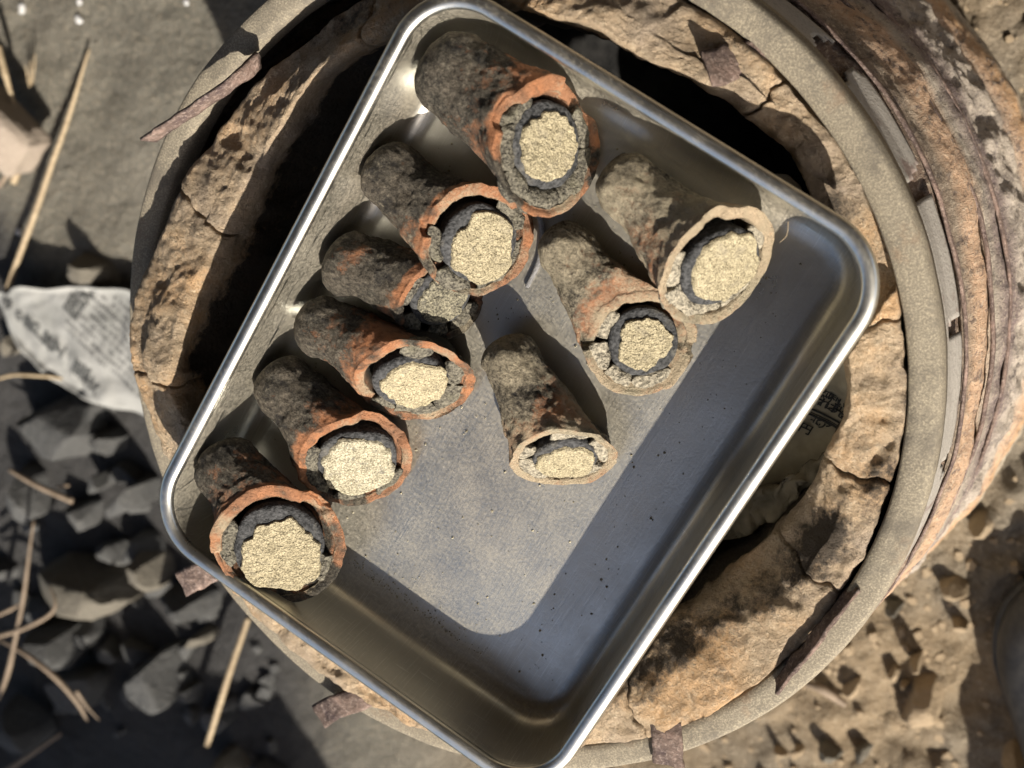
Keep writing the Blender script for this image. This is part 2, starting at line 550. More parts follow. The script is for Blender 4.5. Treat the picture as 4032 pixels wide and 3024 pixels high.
# ------------------------------------------------------------------ the round clay stove
stove = empty('clay_stove', (0, 0, 0))
tag(stove, 'round rusty clay-lined stove with iron ring top standing on the ground', 'stove')
def lathe(prof, nth, noise_amp=0, seed=0, freq=40, th0=0, th1=2 * math.pi):
    th = np.linspace(th0, th1, nth, endpoint=False)
    prof = np.asarray(prof, float)
    V = np.stack([prof[:, 0][:, None] * np.cos(th), prof[:, 0][:, None] * np.sin(th), np.repeat(prof[:, 1][:, None], nth, 1)], -1).reshape(-1, 3)
    if noise_amp:
        rr = np.hypot(V[:, 0], V[:, 1])
        d = noise_amp * fbm(V, freq, 4, seed)
        V[:, 0] *= 1 + d / rr
        V[:, 1] *= 1 + d / rr
    return V, grid_faces(len(prof), nth, True)
# iron ring on top, with worn edges and a slightly wavy line
rp = []
for r_, z_ in [(0.1580, H - 0.013), (0.1578, H - 0.006), (0.1580, H - 0.0012), (0.1588, H), (0.162, H + 0.0002), (0.1660, H), (0.1682, H - 0.0002), (0.1690, H - 0.0008), (0.1699, H - 0.0035), (0.1702, H - 0.006), (0.1702, H - 0.013), (0.158, H - 0.013)]:
    rp.append((r_, z_))
V, fc = lathe(rp, 480, 0.0004, 4, 30)
V[:, 2] += 0.0006 * fbm(V, 12, 3, 8)
obj('iron_ring', V, fc, MT['ring'], stove)
# grey sheet-iron band under the ring, torn open in places
nb_t, nb_z = 560, 26
th = np.linspace(0, 2 * math.pi, nb_t, endpoint=False)
zz = np.linspace(0, 1, nb_z)
TT, ZZ = np.meshgrid(th, zz)
rr = 0.1668 + 0.0055 * ZZ + 0.0007 * fbm(np.c_[TT.ravel() * 4, ZZ.ravel() * 3, 0 * TT.ravel()], 1.0, 3, 2).reshape(TT.shape)
zb = H - 0.010 - 0.031 * ZZ
V = np.stack([rr * np.cos(TT), rr * np.sin(TT), zb], -1).reshape(-1, 3)
fc = np.array(grid_faces(nb_z, nb_t, True, True))
cen = V[fc].mean(1)
ang = np.degrees(np.arctan2(cen[:, 1], cen[:, 0]))
rag = fbm(cen, 120, 3, 6)
hole = np.zeros(len(fc), bool)
for a0, wd, z_top, z_bot in ((44.5, 2.6, H - 0.014, H - 0.045), (26.0, 1.5, H - 0.017, H - 0.045), (58, 2.2, H - 0.02, H - 0.05), (8, 1.0, H - 0.030, H - 0.05), (-10, 1.6, H - 0.033, H - 0.05), (75, 3, H - 0.02, H - 0.05)):
    e = (np.abs(ang - a0) / wd) + 0.55 * rag
    hole |= (e < 1) & (cen[:, 2] < z_top + 0.006 * rag) & (cen[:, 2] > z_bot)
band = obj('sheet_band', V, fc[~hole], MT['band'], stove)
md = band.modifiers.new('thickness', 'SOLIDIFY')
md.thickness = 0.0009
# hoops (seams) on the wall
for hz, hr, tr in ((H - 0.047, 0.1745, 0.0020), (H - 0.094, 0.1808, 0.0024), (H - 0.127, 0.1852, 0.0022)):
    a = np.linspace(0, 2 * math.pi, 361)[:-1]
    V = []
    for t in a:
        for s in range(8):
            p = 2 * math.pi * s / 8
            rq = hr - 0.0008 + tr * 0.42 * np.sign(math.cos(p)) * abs(math.cos(p)) ** .5
            V.append((rq * math.cos(t), rq * math.sin(t), hz + tr * 1.5 * math.sin(p)))
    V = np.array(V)
    V[:, 2] += 0.0012 * fbm(V, 15, 3, 31)
    rq = np.hypot(V[:, 0], V[:, 1])[:, None]
    V[:, :2] *= 1 + 0.0006 * fbm(V, 40, 3, 33)[:, None] / rq
    fcs = grid_faces(360, 8, True) + [(359 * 8 + s, 359 * 8 + (s + 1) % 8, (s + 1) % 8, s) for s in range(8)]
    obj('seam_hoop', V, fcs, MT['rust_pale'], stove)
# rusty bulging wall
prof = [(0.1650, 0.014), (0.1672, 0.030), (0.1700, 0.040), (0.1725, 0.046), (0.1735, 0.052), (0.1742, 0.060), (0.1765, 0.072), (0.1788, 0.083), (0.1802, 0.092), (0.1800, 0.099),
        (0.1815, 0.106), (0.1838, 0.118), (0.1846, 0.128), (0.1870, 0.142), (0.1893, 0.156), (0.1912, 0.170), (0.1930, 0.177), (0.1928, 0.181), (0.1962, 0.190), (0.1990, 0.203), (0.2002, 0.220), (0.1995, 0.240), (0.196, 0.265), (0.190, 0.305)]
prof = np.array(prof)
dd = np.linspace(0.014, 0.305, 190)
rfun = np.interp(dd, prof[:, 1], prof[:, 0])
V, fc = lathe(np.c_[rfun, H - dd], 760)
lay = np.repeat((dd - 0.040) / 0.2, 760)
ro = np.hypot(V[:, 0], V[:, 1])
amp = 0.0009 + 0.0016 * smooth(0.45, 0.55, lay) * (1 - smooth(0.66, 0.72, lay))
dsp = amp * fbm(V * np.array([1, 1, 0.5]), 80, 5, 41, 0.6) + 0.0022 * fbm(V, 9, 3, 44)
V[:, :2] *= (1 + dsp / ro)[:, None]
V[:, 2] += 0.0035 * fbm(V * np.array([1, 1, 0.2]), 16, 3, 46)
obj('outer_wall', V, fc, MT['wall'], stove, attrs={'layer': np.clip(lay, 0, 1)})
# ash inside
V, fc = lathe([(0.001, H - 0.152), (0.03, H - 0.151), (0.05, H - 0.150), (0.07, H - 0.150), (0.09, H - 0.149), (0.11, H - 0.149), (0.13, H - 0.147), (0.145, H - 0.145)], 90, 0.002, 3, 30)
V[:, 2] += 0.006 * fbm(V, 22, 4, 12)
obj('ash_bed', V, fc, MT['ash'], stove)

# ------------------------------------------------------------------ tray frame (needed for the height of the clay under it)
TN = unit([0.09624031, 0.05709399, 0.99371931])       # the tray leans a little towards the right
TD = 0.474
def tray_px(px, py, h):
    d = ray(px, py)
    return CAM + d * ((-TD + h) / (d @ TN))
cTL, cR, cB, cL = [tray_px(*q, 0) for q in ((1680, -152), (3581, 1022), (2122, 3196), (543, 2069))]
TC = (cTL + cR + cB + cL) / 4
TX = unit((cR - cTL) + (cB - cL))
TX = unit(TX - TN * (TX @ TN))
TY = np.cross(TN, TX)
TWX = (np.linalg.norm(cR - cTL) + np.linalg.norm(cB - cL)) / 4
TWY = (np.linalg.norm(cR - cB) + np.linalg.norm(cTL - cL)) / 4
TDEP = 0.0360
FLO = TC - TN * TDEP
def tray_under(x, y):
    return FLO[2] - 0.0012 - (TN[0] * (x - FLO[0]) + TN[1] * (y - FLO[1])) / TN[2]
def tray_inside(x, y):
    dx = np.stack([x - TC[0], y - TC[1]], -1)
    u = dx @ TX[:2]
    v = dx @ TY[:2]
    return np.maximum(np.abs(u) / (TWX - 0.003), np.abs(v) / (TWY - 0.003))

# ------------------------------------------------------------------ clay lining blocks
ANG = np.array([-180, -150, -120, -95, -70, -45, -20, 0, 20, 40, 60, 80, 100, 120, 140, 160, 180.])
RIN = np.array([.119, .122, .120, .121, .118, .117, 0.127, .134, .136, .137, .132, .134, .131, .126, .116, .114, .119])
ROUT = np.array([.150, .146, .152, .156, .1572, .1572, .1572, .1572, .1572, .1572, .157, .156, .150, .146, .1465, .148, .150])
TOPI = np.array([.039, .026, .020, .014, .007, .003, -.002, -.001, -.001, .001, .018, .028, .024, .018, .017, .025, .039])
TOPO = np.array([.026, .019, .017, .013, .006, .002, -.0012, -.0006, -.0006, -.0010, .006, .010, .008, .003, .006, .017, .026])
cuts = [-206, -176, -135, -98, -64, -27, -10, 12, 46, 80, 108, 154]
for bi in range(len(cuts) - 1):
    a0, a1 = cuts[bi] + 0.04, cuts[bi + 1] - 0.04
    n_t = max(16, int((a1 - a0) * 3.2))
    t = np.linspace(a0, a1, n_t)
    tw = (t + 180) % 360 - 180
    ri, ro_, tpi, tpo = np.interp(tw, ANG, RIN), np.interp(tw, ANG, ROUT), np.interp(tw, ANG, TOPI), np.interp(tw, ANG, TOPO)
    # rounded ends
    e = np.minimum(t - a0, a1 - t)
    endr = 1 - 0.0 * e
    drop = 0.0020 * np.exp(-(e / 0.22) ** 2)
    sec = [(1.0, -0.060), (1.0, -0.030), (1.0, -0.016), (1.0, -0.010), (0.998, -0.0050), (0.988, -0.0018), (0.965, -0.0004)]
    sec += [(x, 0.0008 * math.sin(math.pi * x)) for x in np.linspace(0.90, 0.16, 26)]
    sec += [(0.11, -0.0009), (0.065, -0.0025), (0.03, -0.0052), (0.008, -0.009), (0.0, -0.014), (-0.005, -0.022), (-0.02, -0.032), (-0.03, -0.045), (-0.03, -0.06), (-0.02, -0.08), (0.0, -0.10), (0.05, -0.13), (0.10, -0.155)]
    V = []
    for f, dz in sec:
        tp = tpi + (tpo - tpi) * float(smooth(0.1, 1.0, np.array(f)))
        V.append(np.stack([(ri + (ro_ - ri) * f) * np.cos(np.radians(t)), (ri + (ro_ - ri) * f) * np.sin(np.radians(t)), H + tp + dz - (drop if dz > -0.03 else 0 * drop)], -1))
    ns = len(sec)
    V = np.stack(V, 0).reshape(-1, 3)
    fs = np.repeat([s[0] for s in sec], n_t)
    zs = np.repeat([s[1] for s in sec], n_t)
    er = np.tile(e, ns)
    slo = np.interp(np.tile(tw, ns), [-80, -66, -22, -8], [0, 1, 1, 0])      # eroded inner slope on the lower right
    V[:, 2] -= slo * 0.014 * smooth(0.62, 0.05, fs) * smooth(-0.05, -0.02, zs)
    topw = smooth(-0.05, -0.004, zs)
    nz = 0.0012 * fbm(V, 75, 5, 51, 0.65) + 0.0026 * fbm(V, 22, 3, 71) - 0.0022 * smooth(0.35, 0.75, fbm(V, 48, 3, 74))
    nr = 0.0022 * fbm(V, 38, 5, 61) + 0.0035 * fbm(V, 12, 3, 66) * (fs < 0.5)
    nr = nr + 0.0012 * np.abs(fbm(V, 90, 3, 91))
    rr = np.hypot(V[:, 0], V[:, 1])
    nr = np.where(fs > 0.9, np.clip(nr, -0.0015, np.maximum(0.1575 - rr, -0.006)), nr)
    V[:, :2] *= (1 + nr / rr)[:, None]
    # crumbled joints
    jag = 1.1 * fbm(np.c_[rr * 90, zs * 60, np.zeros(len(rr))], 1.0, 4, 5)
    thj = np.arctan2(V[:, 1], V[:, 0]) + np.radians(jag * np.exp(-(er / 2.0) ** 2) * 1.0)
    rr2 = np.hypot(V[:, 0], V[:, 1])
    V[:, 0], V[:, 1] = rr2 * np.cos(thj), rr2 * np.sin(thj)
    V[:, 2] += nz * (0.35 + 0.65 * topw)
    ins = tray_inside(V[:, 0], V[:, 1])
    lim = tray_under(V[:, 0], V[:, 1]) - 0.0004
    V[:, 2] = np.where(ins < 1.02, np.minimum(V[:, 2], lim), V[:, 2])
    th_d = np.degrees(np.arctan2(V[:, 1], V[:, 0]))
    soot = 0.20 + 0.28 * fbm(V, 18, 3, 81)
    soot += 0.95 * smooth(0.35, 0.0, fs) * smooth(-0.006, -0.022, zs) + 0.15 * smooth(0.8, 1.0, fs)  # sooty inner wall, blackened further to stand in for shade in the gap
    for a_c, w_c, f_c, g in ((-9, 4.5, 0.8, .55), (-20, 7, .55, .50), (-38, 11, .3, .75), (-58, 12, .3, .6), (-24, 7, .4, .6), (113, 10, .75, .6), (100, 10, .5, .25), (30, 5, .3, .35), (64, 14, .6, .15)):
        soot += g * np.exp(-((th_d - a_c) / w_c) ** 2 - ((fs - f_c) / 0.35) ** 2)
    faces = grid_faces(ns, n_t)
    # close the ends
    faces.append(tuple(i * n_t for i in range(ns)))
    faces.append(tuple(i * n_t + n_t - 1 for i in range(ns))[::-1])
    obj('clay_block', V, faces, MT['lining'], stove, attrs={'soot': soot})

# ------------------------------------------------------------------ iron tabs sticking out of the stove's rim
def tab(pts, width, thick, updir, mat, seed, jag=0.0012):
    """a cut strip of sheet iron bent along pts; updir = direction of its width"""
    P = spline(pts, 26)
    up = np.asarray(updir, float)
    T = np.gradient(P, axis=0)
    T /= np.linalg.norm(T, axis=1)[:, None]
    V = []
    nw = 7
    for i in range(len(P)):
        w = up - T[i] * (up @ T[i])
        w = unit(w)
        n = np.cross(T[i], w)
        for s in (0.5, -0.5):
            row = np.linspace(-0.5, 0.5, nw) if s > 0 else np.linspace(0.5, -0.5, nw)
            for x in row:
                V.append(P[i] + w * x * width + n * s * thick)
    V = np.array(V)
    V += np.stack([fbm(V, 170, 3, seed), fbm(V, 170, 3, seed + 4), fbm(V, 170, 3, seed + 9)], -1) * jag * 0.55
    m = 2 * nw
    fcs = grid_faces(len(P), m, True)
    fcs.append(tuple(range(m))[::-1])
    fcs.append(tuple((len(P) - 1) * m + s for s in range(m)))
    return obj('iron_tab', V, fcs, mat, stove)
f2 = 4032 / 2212.0
def p2(x, y, z):
    return at(x * f2, y * f2, z)
tab([p2(560, 128, H + .004), p2(505, 178, H + .016), p2(420, 235, H + .017), p2(360, 275, H + .015), p2(322, 303, H + .009)], 0.0075, 0.0016, (0.0, 0.25, 1), MT['rust_pale'], 3)
tab([p2(1660, 118, H - .002), p2(1610, 128, H + .001), p2(1560, 140, H + .010), p2(1528, 148, H + .016)], 0.0125, 0.0016, p2(1620, 160, H) - p2(1590, 100, H), MT['rust'], 5)
tab([p2(1850, 1265, H - .002), p2(1805, 1320, H + .002), p2(1750, 1395, H + .004), p2(1712, 1440, H + .003), p2(1678, 1484, H + .002)], 0.0080, 0.0014, (0.35, -0.25, 1), MT['rust'], 7)
tab([p2(1438, 1560, H + .004), p2(1440, 1590, H + .005), p2(1442, 1620, H + .004), p2(1444, 1652, H + .001)], 0.0125, 0.0016, (1, 0, 0), MT['rust'], 9)
tab([p2(840, 1475, H + .003), p2(780, 1505, H + .004), p2(735, 1523, H + .006), p2(690, 1545, H + .003)], 0.0110, 0.0016, p2(745, 1545, H) - p2(725, 1500, H), MT['rust'], 11)
tab([p2(470, 1225, H + .004), p2(440, 1238, H + .004), p2(415, 1250, H + .003), p2(392, 1262, H + .001)], 0.0115, 0.0016, p2(420, 1275, H) - p2(400, 1225, H), MT['rust_pale'], 13)

# ------------------------------------------------------------------ steel tray
tray = empty('steel_tray', FLO)
tag(tray, 'dusty rectangular stainless steel tray tilted across the top of the stove', 'tray')
def rrect(hx, hy, rad, nseg=22, ne=36):
    pts = []
    for cx, cy, a0 in ((hx - rad, hy - rad, 0), (-hx + rad, hy - rad, 90), (-hx + rad, -hy + rad, 180), (hx - rad, -hy + rad, 270)):
        for a in np.linspace(a0, a0 + 90, nseg):
            pts.append((cx + rad * math.cos(R(a)), cy + rad * math.sin(R(a))))
    # straight edges subdivided
    out = []
    n = len(pts)
    for i in range(n):
        p, q = np.array(pts[i]), np.array(pts[(i + 1) % n])
        out.append(p)
        if np.linalg.norm(q - p) > 0.05:
            for t in np.linspace(0, 1, ne)[1:-1]:
                out.append(p + (q - p) * t)
    return np.array(out)
CR = 0.0265
def tp(u, v, h):
    return TC + np.outer(u, TX) + np.outer(v, TY) + np.outer(h, TN)
wallp = [(0.0050, -0.0016), (0.0055, -0.0030), (0.0059, -0.006), (0.0063, -0.010), (0.0068, -0.0150), (0.0073, -0.0200), (0.0079, -0.0250), (0.0085, -0.0285), (0.0096, -0.0315), (0.0113, -0.0338), (0.0138, -0.0354), (0.0175, -0.0360)]
rows = []
for d, z in wallp:
    q = rrect(TWX - d, TWY - d, max(CR - d * 0.85, 0.008))
    rows.append(np.c_[q, np.full(len(q), z)])
nper = len(rows[0])
last = rows[-1]
for s in (0.985, 0.965, 0.945, 0.92, 0.89, 0.84, 0.74, 0.62, 0.5, 0.38, 0.26, 0.14, 0.03):
    q = last.copy()
    q[:, :2] *= s
    q[:, 2] = -TDEP
    rows.append(q)
L = np.vstack(rows)
# faint dents of the floor and walls
w_in = smooth(-0.004, -0.02, L[:, 2])
L[:, 2] += 0.00035 * fbm(np.c_[L[:, :2], 0 * L[:, 0]], 18, 2, 7) * w_in
grime_reflect = 0.55 * np.exp(-((L[:, 2] + 0.0350) / 0.0015) ** 2) * (np.maximum(np.abs(L[:, 0]) / TWX, np.abs(L[:, 1]) / TWY) > 0.84)
grime_reflect = grime_reflect + smooth(-0.036, -0.018, L[:, 2]) * np.maximum(0.34 * smooth(-0.5, -0.9, L[:, 1] / TWY), 0.28 * smooth(0.5, 0.9, L[:, 0] / TWX))  # brown on near and right walls stands in for their reflection of the surroundings
edge_d = L[:, 1] + TWY                         # dust swept against the near edge of the floor
grime_reflect = grime_reflect + 0.75 * smooth(0.030, 0.018, edge_d + 0.004 * fbm(L, 60, 3, 17)) * (L[:, 2] < -0.033)
V = tp(L[:, 0], L[:, 1], L[:, 2])
fc = grid_faces(len(rows), nper, True)
fc.append(tuple((len(rows) - 1) * nper + i for i in range(nper)))
def tray_obj(name, V, fc, mat, attrs=None):
    """mesh in the tray's own axes, so its grain runs along the tray"""
    B = np.stack([TX, TY, TN], 1)
    Vl = (V - FLO) @ B
    o = obj(name, Vl + FLO, fc, mat, tray, attrs=attrs)
    m3 = Matrix([[float(B[i][j]) for j in range(3)] for i in range(3)])
    o.rotation_euler = m3.to_euler()
    return o
pan = tray_obj('pan', V, fc, MT['pan'], {'grime_reflect': grime_reflect})
md = pan.modifiers.new('thickness', 'SOLIDIFY')
md.thickness = 0.0009
md.offset = -1
# rolled rim
q0 = rrect(TWX - 0.0027, TWY - 0.0027, CR - 0.0027)
qn = np.roll(q0, -1, 0) - np.roll(q0, 1, 0)
qn /= np.linalg.norm(qn, axis=1)[:, None]
nrm = np.c_[qn[:, 1], -qn[:, 0]]
V = []
for s in range(16):
    a = 2 * math.pi * s / 16
    V.append(np.c_[q0 + nrm * 0.0030 * np.sign(math.cos(a)) * abs(math.cos(a)) ** 0.85, np.full(nper, -0.0025 + 0.0024 * math.sin(a))])
V = np.stack(V, 1).reshape(-1, 3)
V = tp(V[:, 0], V[:, 1], V[:, 2])
fc = grid_faces(nper, 16, True) + [((nper - 1) * 16 + s, (nper - 1) * 16 + (s + 1) % 16, (s + 1) % 16, s) for s in range(16)]
tray_obj('rolled_rim', V, fc, MT['rim'], {'grime_reflect': np.zeros(len(V))})

# ------------------------------------------------------------------ clay crucibles
NS = 176
def wl_(t):
    return smooth(0.8, 1.0, t)
def crucible(k, label, base, mouth, rb_px, rm_px, ratio, ndir, soot_amt, dust, dz=0.0, core_off=(0, 0), core_r=0.70, sand_r=0.74, sand='sand', lump='lump', lumps=(200, 250, 300), deep=0.08, notches=(), smut=0.0):
    rng = random.Random(100 + k)
    # mouth normal in camera axes -> world
    s = math.sqrt(max(0.0, 1 - ratio * ratio))
    d = unit([*ndir, 0])
    vr = unit(ray(*mouth))
    cx = unit(RW[:, 0] - vr * (RW[:, 0] @ vr))
    cy = np.cross(cx, vr)
    n = unit(cx * d[0] * s + cy * d[1] * s - vr * ratio)
    dist0 = abs((FLO + TN * 0.016 - CAM) @ TN) / abs(ray(*mouth) @ TN)
    rm = rm_px / F * dist0
    rb = rb_px / F * dist0 * 1.17
    hm = rm * math.sqrt(max(0, 1 - (n @ TN) ** 2)) * 0.97 + 0.0006 + dz
    Pm = on_plane(*mouth, FLO + TN * hm, TN)
    Pb = on_plane(*base, FLO + TN * (rb * 0.99 + dz * 0.4), TN)
    ax = unit(Pm - Pb)
    Ln = np.linalg.norm(Pm - Pb)
    # straight widening body whose rings swing round from the base's axis to the mouth's own
    secs = []                                   # centre, ring normal, radius, t, inside
    bl = [(0.74, 0.74), (0.86, 0.85), (0.76, 0.72), (0.90, 0.85), (0.88, 0.80), (0.80, 0.80), (0.84, 0.78), (0.95, 0.95), (0.92, 0.95)][k - 1]
    bend = np.cross(TN, ax) * rng.uniform(-.07, .07) * Ln - TN * 0.05 * Ln
    for ph in np.linspace(4, 88, 15):
        x = math.sin(R(ph))
        secs.append((Pb - ax * rb * bl[0] * max(math.cos(R(ph)), 0) ** 0.8, ax, rb * (0.95, .92, .93, .88, .90, .86, .85, .84, .84)[k - 1] * x ** bl[1], -math.cos(R(ph)), 0))
    for t in np.linspace(0.02, 1.0, 46):
        tl = (0.95, .92, .93, .88, .90, .86, .85, .84, .84)[k - 1]
        r_ = rb * (tl + (1 - tl) * min(t * 2.2, 1) - 0.03 * math.sin(math.pi * min(t / 0.75, 1))) + (rm - rb) * (0.05 * t + 0.95 * t ** 2.3)
        w = float(smooth(0.0, 1.0, np.array(t)))
        secs.append((Pb + (Pm - Pb) * t + bend * math.sin(math.pi * t) * (1 - t), unit(ax * (1 - w) + n * w), r_, t, 0))
    lipw = 0.15 * rm
    for a in np.linspace(12, 168, 8):
        secs.append((Pm + n * lipw * (0.10 * math.sin(R(a)) - 0.25 * (a / 168.0) ** 2), n, rm - lipw * (a - 12) / 156, 1 + 0.03 * a / 168, 0))
    for dd_ in (0.03, 0.08, 0.16, 0.26, 0.38, 0.50):
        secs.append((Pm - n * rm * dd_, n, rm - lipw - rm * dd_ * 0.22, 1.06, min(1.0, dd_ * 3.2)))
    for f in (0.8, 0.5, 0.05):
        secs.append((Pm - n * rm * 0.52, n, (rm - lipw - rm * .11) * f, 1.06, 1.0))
    u = unit(np.cross(secs[0][1], TN + 0.01))
    V, tt, inn, aa = [], [], [], []
    th = np.linspace(0, 2 * math.pi, NS, endpoint=False)
    for c, nn, r_, t, i_ in secs:
        u = unit(u - nn * (u @ nn))
        w = np.cross(nn, u)
        ring = c + r_ * (np.outer(np.cos(th), u) + np.outer(np.sin(th), w))
        V.append(ring)
        tt += [t] * NS
        inn += [i_] * NS
        aa.append(th)
    V = np.vstack(V)
    tt, inn, aa = np.array(tt), np.array(inn), np.concatenate(aa)
    C = np.repeat(np.array([s_[0] for s_ in secs]), NS, 0)
    N = np.repeat(np.array([s_[1] for s_ in secs]), NS, 0)
    rad = V - C
    rl = np.linalg.norm(rad, axis=1)[:, None] + 1e-9
    # irregular roundness + rough skin
    lowf = 0.055 * fbm(np.c_[np.cos(aa), np.sin(aa), tt * 1.1 + k], 1.1, 2, 200 + k)
    V = V + rad * lowf[:, None] * (1 - inn)[:, None]
    V = V - rad / rl * (0.0005 * wl_(tt) * fbm(np.c_[np.cos(aa) * 4, np.sin(aa) * 4, tt * 3 + k], 1.0, 3, 235 + k))[:, None] * (1 - inn)[:, None]
    skin = 0.00055 * fbm(V, 300, 3, 210 + k) + 0.0008 * fbm(V, 95, 3, 215 + k)
    sd0 = (rad / rl) @ cy
    V = V - rad / rl * (lipw * (0.40 * np.maximum(sd0, 0) + 0.22 * np.minimum(sd0, 0)) * smooth(1.0, 1.03, tt) * (inn < 0.99))[:, None]
    V = V + rad / rl * skin[:, None] * (1 - 0.5 * smooth(.8, 1, tt))[:, None] * (1 - 0.5 * inn)[:, None]
    # worn, chipped lip
    wlip = smooth(0.86, 1.0, tt) * (1 - inn)
    chip = 0.00045 * fbm(np.c_[np.cos(aa) * 1.8, np.sin(aa) * 1.8, tt], 1.0, 4, 230 + k) - 0.0003
    for a_c, w_c, dep in notches:
        da = (np.degrees(aa) - a_c + 180) % 360 - 180
        chip = chip - dep * smooth(1.3, 0.7, np.abs(da) / w_c + 0.25 * fbm(np.c_[aa * 5, tt * 2, 0 * aa], 1, 3, k))
    V = V + N * (chip * wlip)[:, None]
    # nothing below the tray floor
    hfl = (V - FLO) @ TN
    V = V + np.outer(np.maximum(0.0003 - hfl, 0), TN)
    soot = soot_amt + 0.16 + 0.50 * (0.66 - tt) + 0.50 * fbm(V, 45, 3, 240 + k) * 0.9 + smut
    side = (rad / rl) @ cy                         # +1 on the lip's upper side, -1 where the packing spills over it
    arc = fbm(np.c_[np.cos(aa) * 1.6, np.sin(aa) * 1.6, 0 * aa + 2.7 * k], 1.0, 3, 255 + k)
    lipm = smooth(0.80, 0.97, tt + 0.05 * arc)
    lips = 0.22 - 0.24 * side + 0.80 * arc + 0.35 * fbm(V, 130, 3, 250 + k) + 0.5 * smut
    soot = soot * (1 - lipm) + lips * lipm
    du = dust + 0.45 * lipm * np.maximum(-arc, 0) + 0.40 * smooth(1.0, 1.03, tt) * (tt < 1.05) * 0.4 + 0.25 * fbm(V, 60, 3, 260 + k) + 0.5 * ((tt > 1.045) & (inn < 0.2))
    root = empty('clay_crucible', FLO + (Pb - FLO) - TN * ((Pb - FLO) @ TN))
    tag(root, label, 'crucible', 'fired clay crucibles lying in the steel tray')
    faces = grid_faces(len(secs), NS, True)
    faces.append(tuple(range(NS))[::-1])
    faces.append(tuple((len(secs) - 1) * NS + i for i in range(NS)))
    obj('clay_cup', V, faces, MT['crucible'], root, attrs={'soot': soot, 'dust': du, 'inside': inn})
    # the core standing in the mouth: dark skin, sandy broken face
    u0 = unit(cx - n * (cx @ n))
    w0 = np.cross(n, u0)
    cc = Pm + u0 * core_off[0] * rm + w0 * core_off[1] * rm - n * rm * deep
    rc = core_r * rm
    prof = [(0.90, -0.45), (0.97, -0.20), (1.0, -0.07), (0.985, -0.02), (0.94, 0.012), (0.86, 0.028), (0.7, 0.04), (0.5, 0.045), (0.25, 0.05), (0.02, 0.05)]
    ncs = 96
    tc = np.linspace(0, 2 * math.pi, ncs, endpoint=False)
    irr = 1 + 0.05 * fbm(np.c_[np.cos(tc) * 1.3, np.sin(tc) * 1.3, 0 * tc + k], 1.0, 3, 270 + k)
    Vc = np.vstack([cc + rc * f * irr[:, None] * (np.outer(np.cos(tc), u0) + np.outer(np.sin(tc), w0)) + n * rm * z for f, z in prof])
    Vc = Vc + n * (0.00045 * fbm(Vc, 160, 4, 280 + k))[:, None] + u0 * (0.0003 * fbm(Vc, 120, 3, 285 + k))[:, None]
    fcc = grid_faces(len(prof), ncs, True)
    fcc.append(tuple((len(prof) - 1) * ncs + i for i in range(ncs)))
    core = obj('core', Vc, fcc, MT['core'], root)
    # sand face: ragged patch a little proud of the core
    npr, nrr = 180, 34
    tp_ = np.linspace(0, 2 * math.pi, npr, endpoint=False)
    edge = 1.05 * sand_r * (1 + 0.16 * fbm(np.c_[np.cos(tp_), np.sin(tp_), 0 * tp_ + 3 * k], 1.5, 2, 290 + k) + 0.05 * fbm(np.c_[np.cos(tp_) * 5, np.sin(tp_) * 6, 0 * tp_ + k], 1, 3, 295 + k))
    edge = np.minimum(edge, 0.97)
    Vs = []
    sx, sy = rng.uniform(-.05, .09), rng.uniform(-.14, .02)
    for f in np.linspace(1, 0.01, nrr):
        lift = 0.080 if f < 0.98 else 0.03
        q = np.outer(np.cos(tp_) * edge * f + sx, u0) + np.outer(np.sin(tp_) * edge * f + sy, w0)
        Vs.append(cc + rc * q + n * rm * lift)
    Vs = np.vstack(Vs)
    fr = np.repeat(np.linspace(1, 0.01, nrr), npr)
    Vs = Vs + n * ((0.00035 + 0.00018 * fbm(Vs, 700, 2, 300 + k) + 0.0003 * fbm(Vs, 110, 3, 303 + k)) * (fr < 0.985))[:, None]
    fcs = grid_faces(nrr, npr, True)
    fcs.append(tuple((nrr - 1) * npr + i for i in range(npr)))
    obj('sand_face', Vs, fcs, MT[sand], root)
    # lumps of packing clay wedged between core and wall
    for li, a in enumerate(lumps):
        pale = lump
        wd = rng.uniform(17, 30)
        gi, go = core_r * 0.93, (0.90 if math.sin(R(a)) > 0 else 0.97)
        na, nr_ = 22, 12
        top = -0.02 - rng.uniform(0.0, 0.07)
        Vl = []
        for ia, x in enumerate(np.linspace(-1, 1, na)):
            for ir in range(nr_):
                p = 2 * math.pi * ir / nr_
                sw = (1 - abs(x) ** 4) ** 0.5 if abs(x) < 1 else 0.02
                sw = max(sw, 0.03)
                rr_ = (gi + go) / 2 + (go - gi) / 2 * math.cos(p) * 1.08 * sw
                zz_ = top + (-0.12 + 0.13 * math.sin(p)) * sw
                an = R(a + x * wd)
                off = np.array(core_off) * (1 - (rr_ - gi) / (go - gi + 1e-6)) if rr_ < go else np.zeros(2)
                Vl.append(Pm + rm * ((rr_ * math.cos(an) + off[0] * 0.8) * u0 + (rr_ * math.sin(an) + off[1] * 0.8) * w0) + n * rm * zz_)
        Vl = np.array(Vl)
        Vl = Vl + np.stack([fbm(Vl, 190, 4, 310 + k * 9 + li), fbm(Vl, 190, 4, 320 + k * 9 + li), fbm(Vl, 190, 4, 330 + k * 9 + li)], -1) * 0.0010
        fl_ = grid_faces(na, nr_, True)
        fl_.append(tuple(range(nr_))[::-1])
        fl_.append(tuple((na - 1) * nr_ + i for i in range(nr_)))
        obj('packing_clay', Vl, fl_, MT[pale], root)
    return root

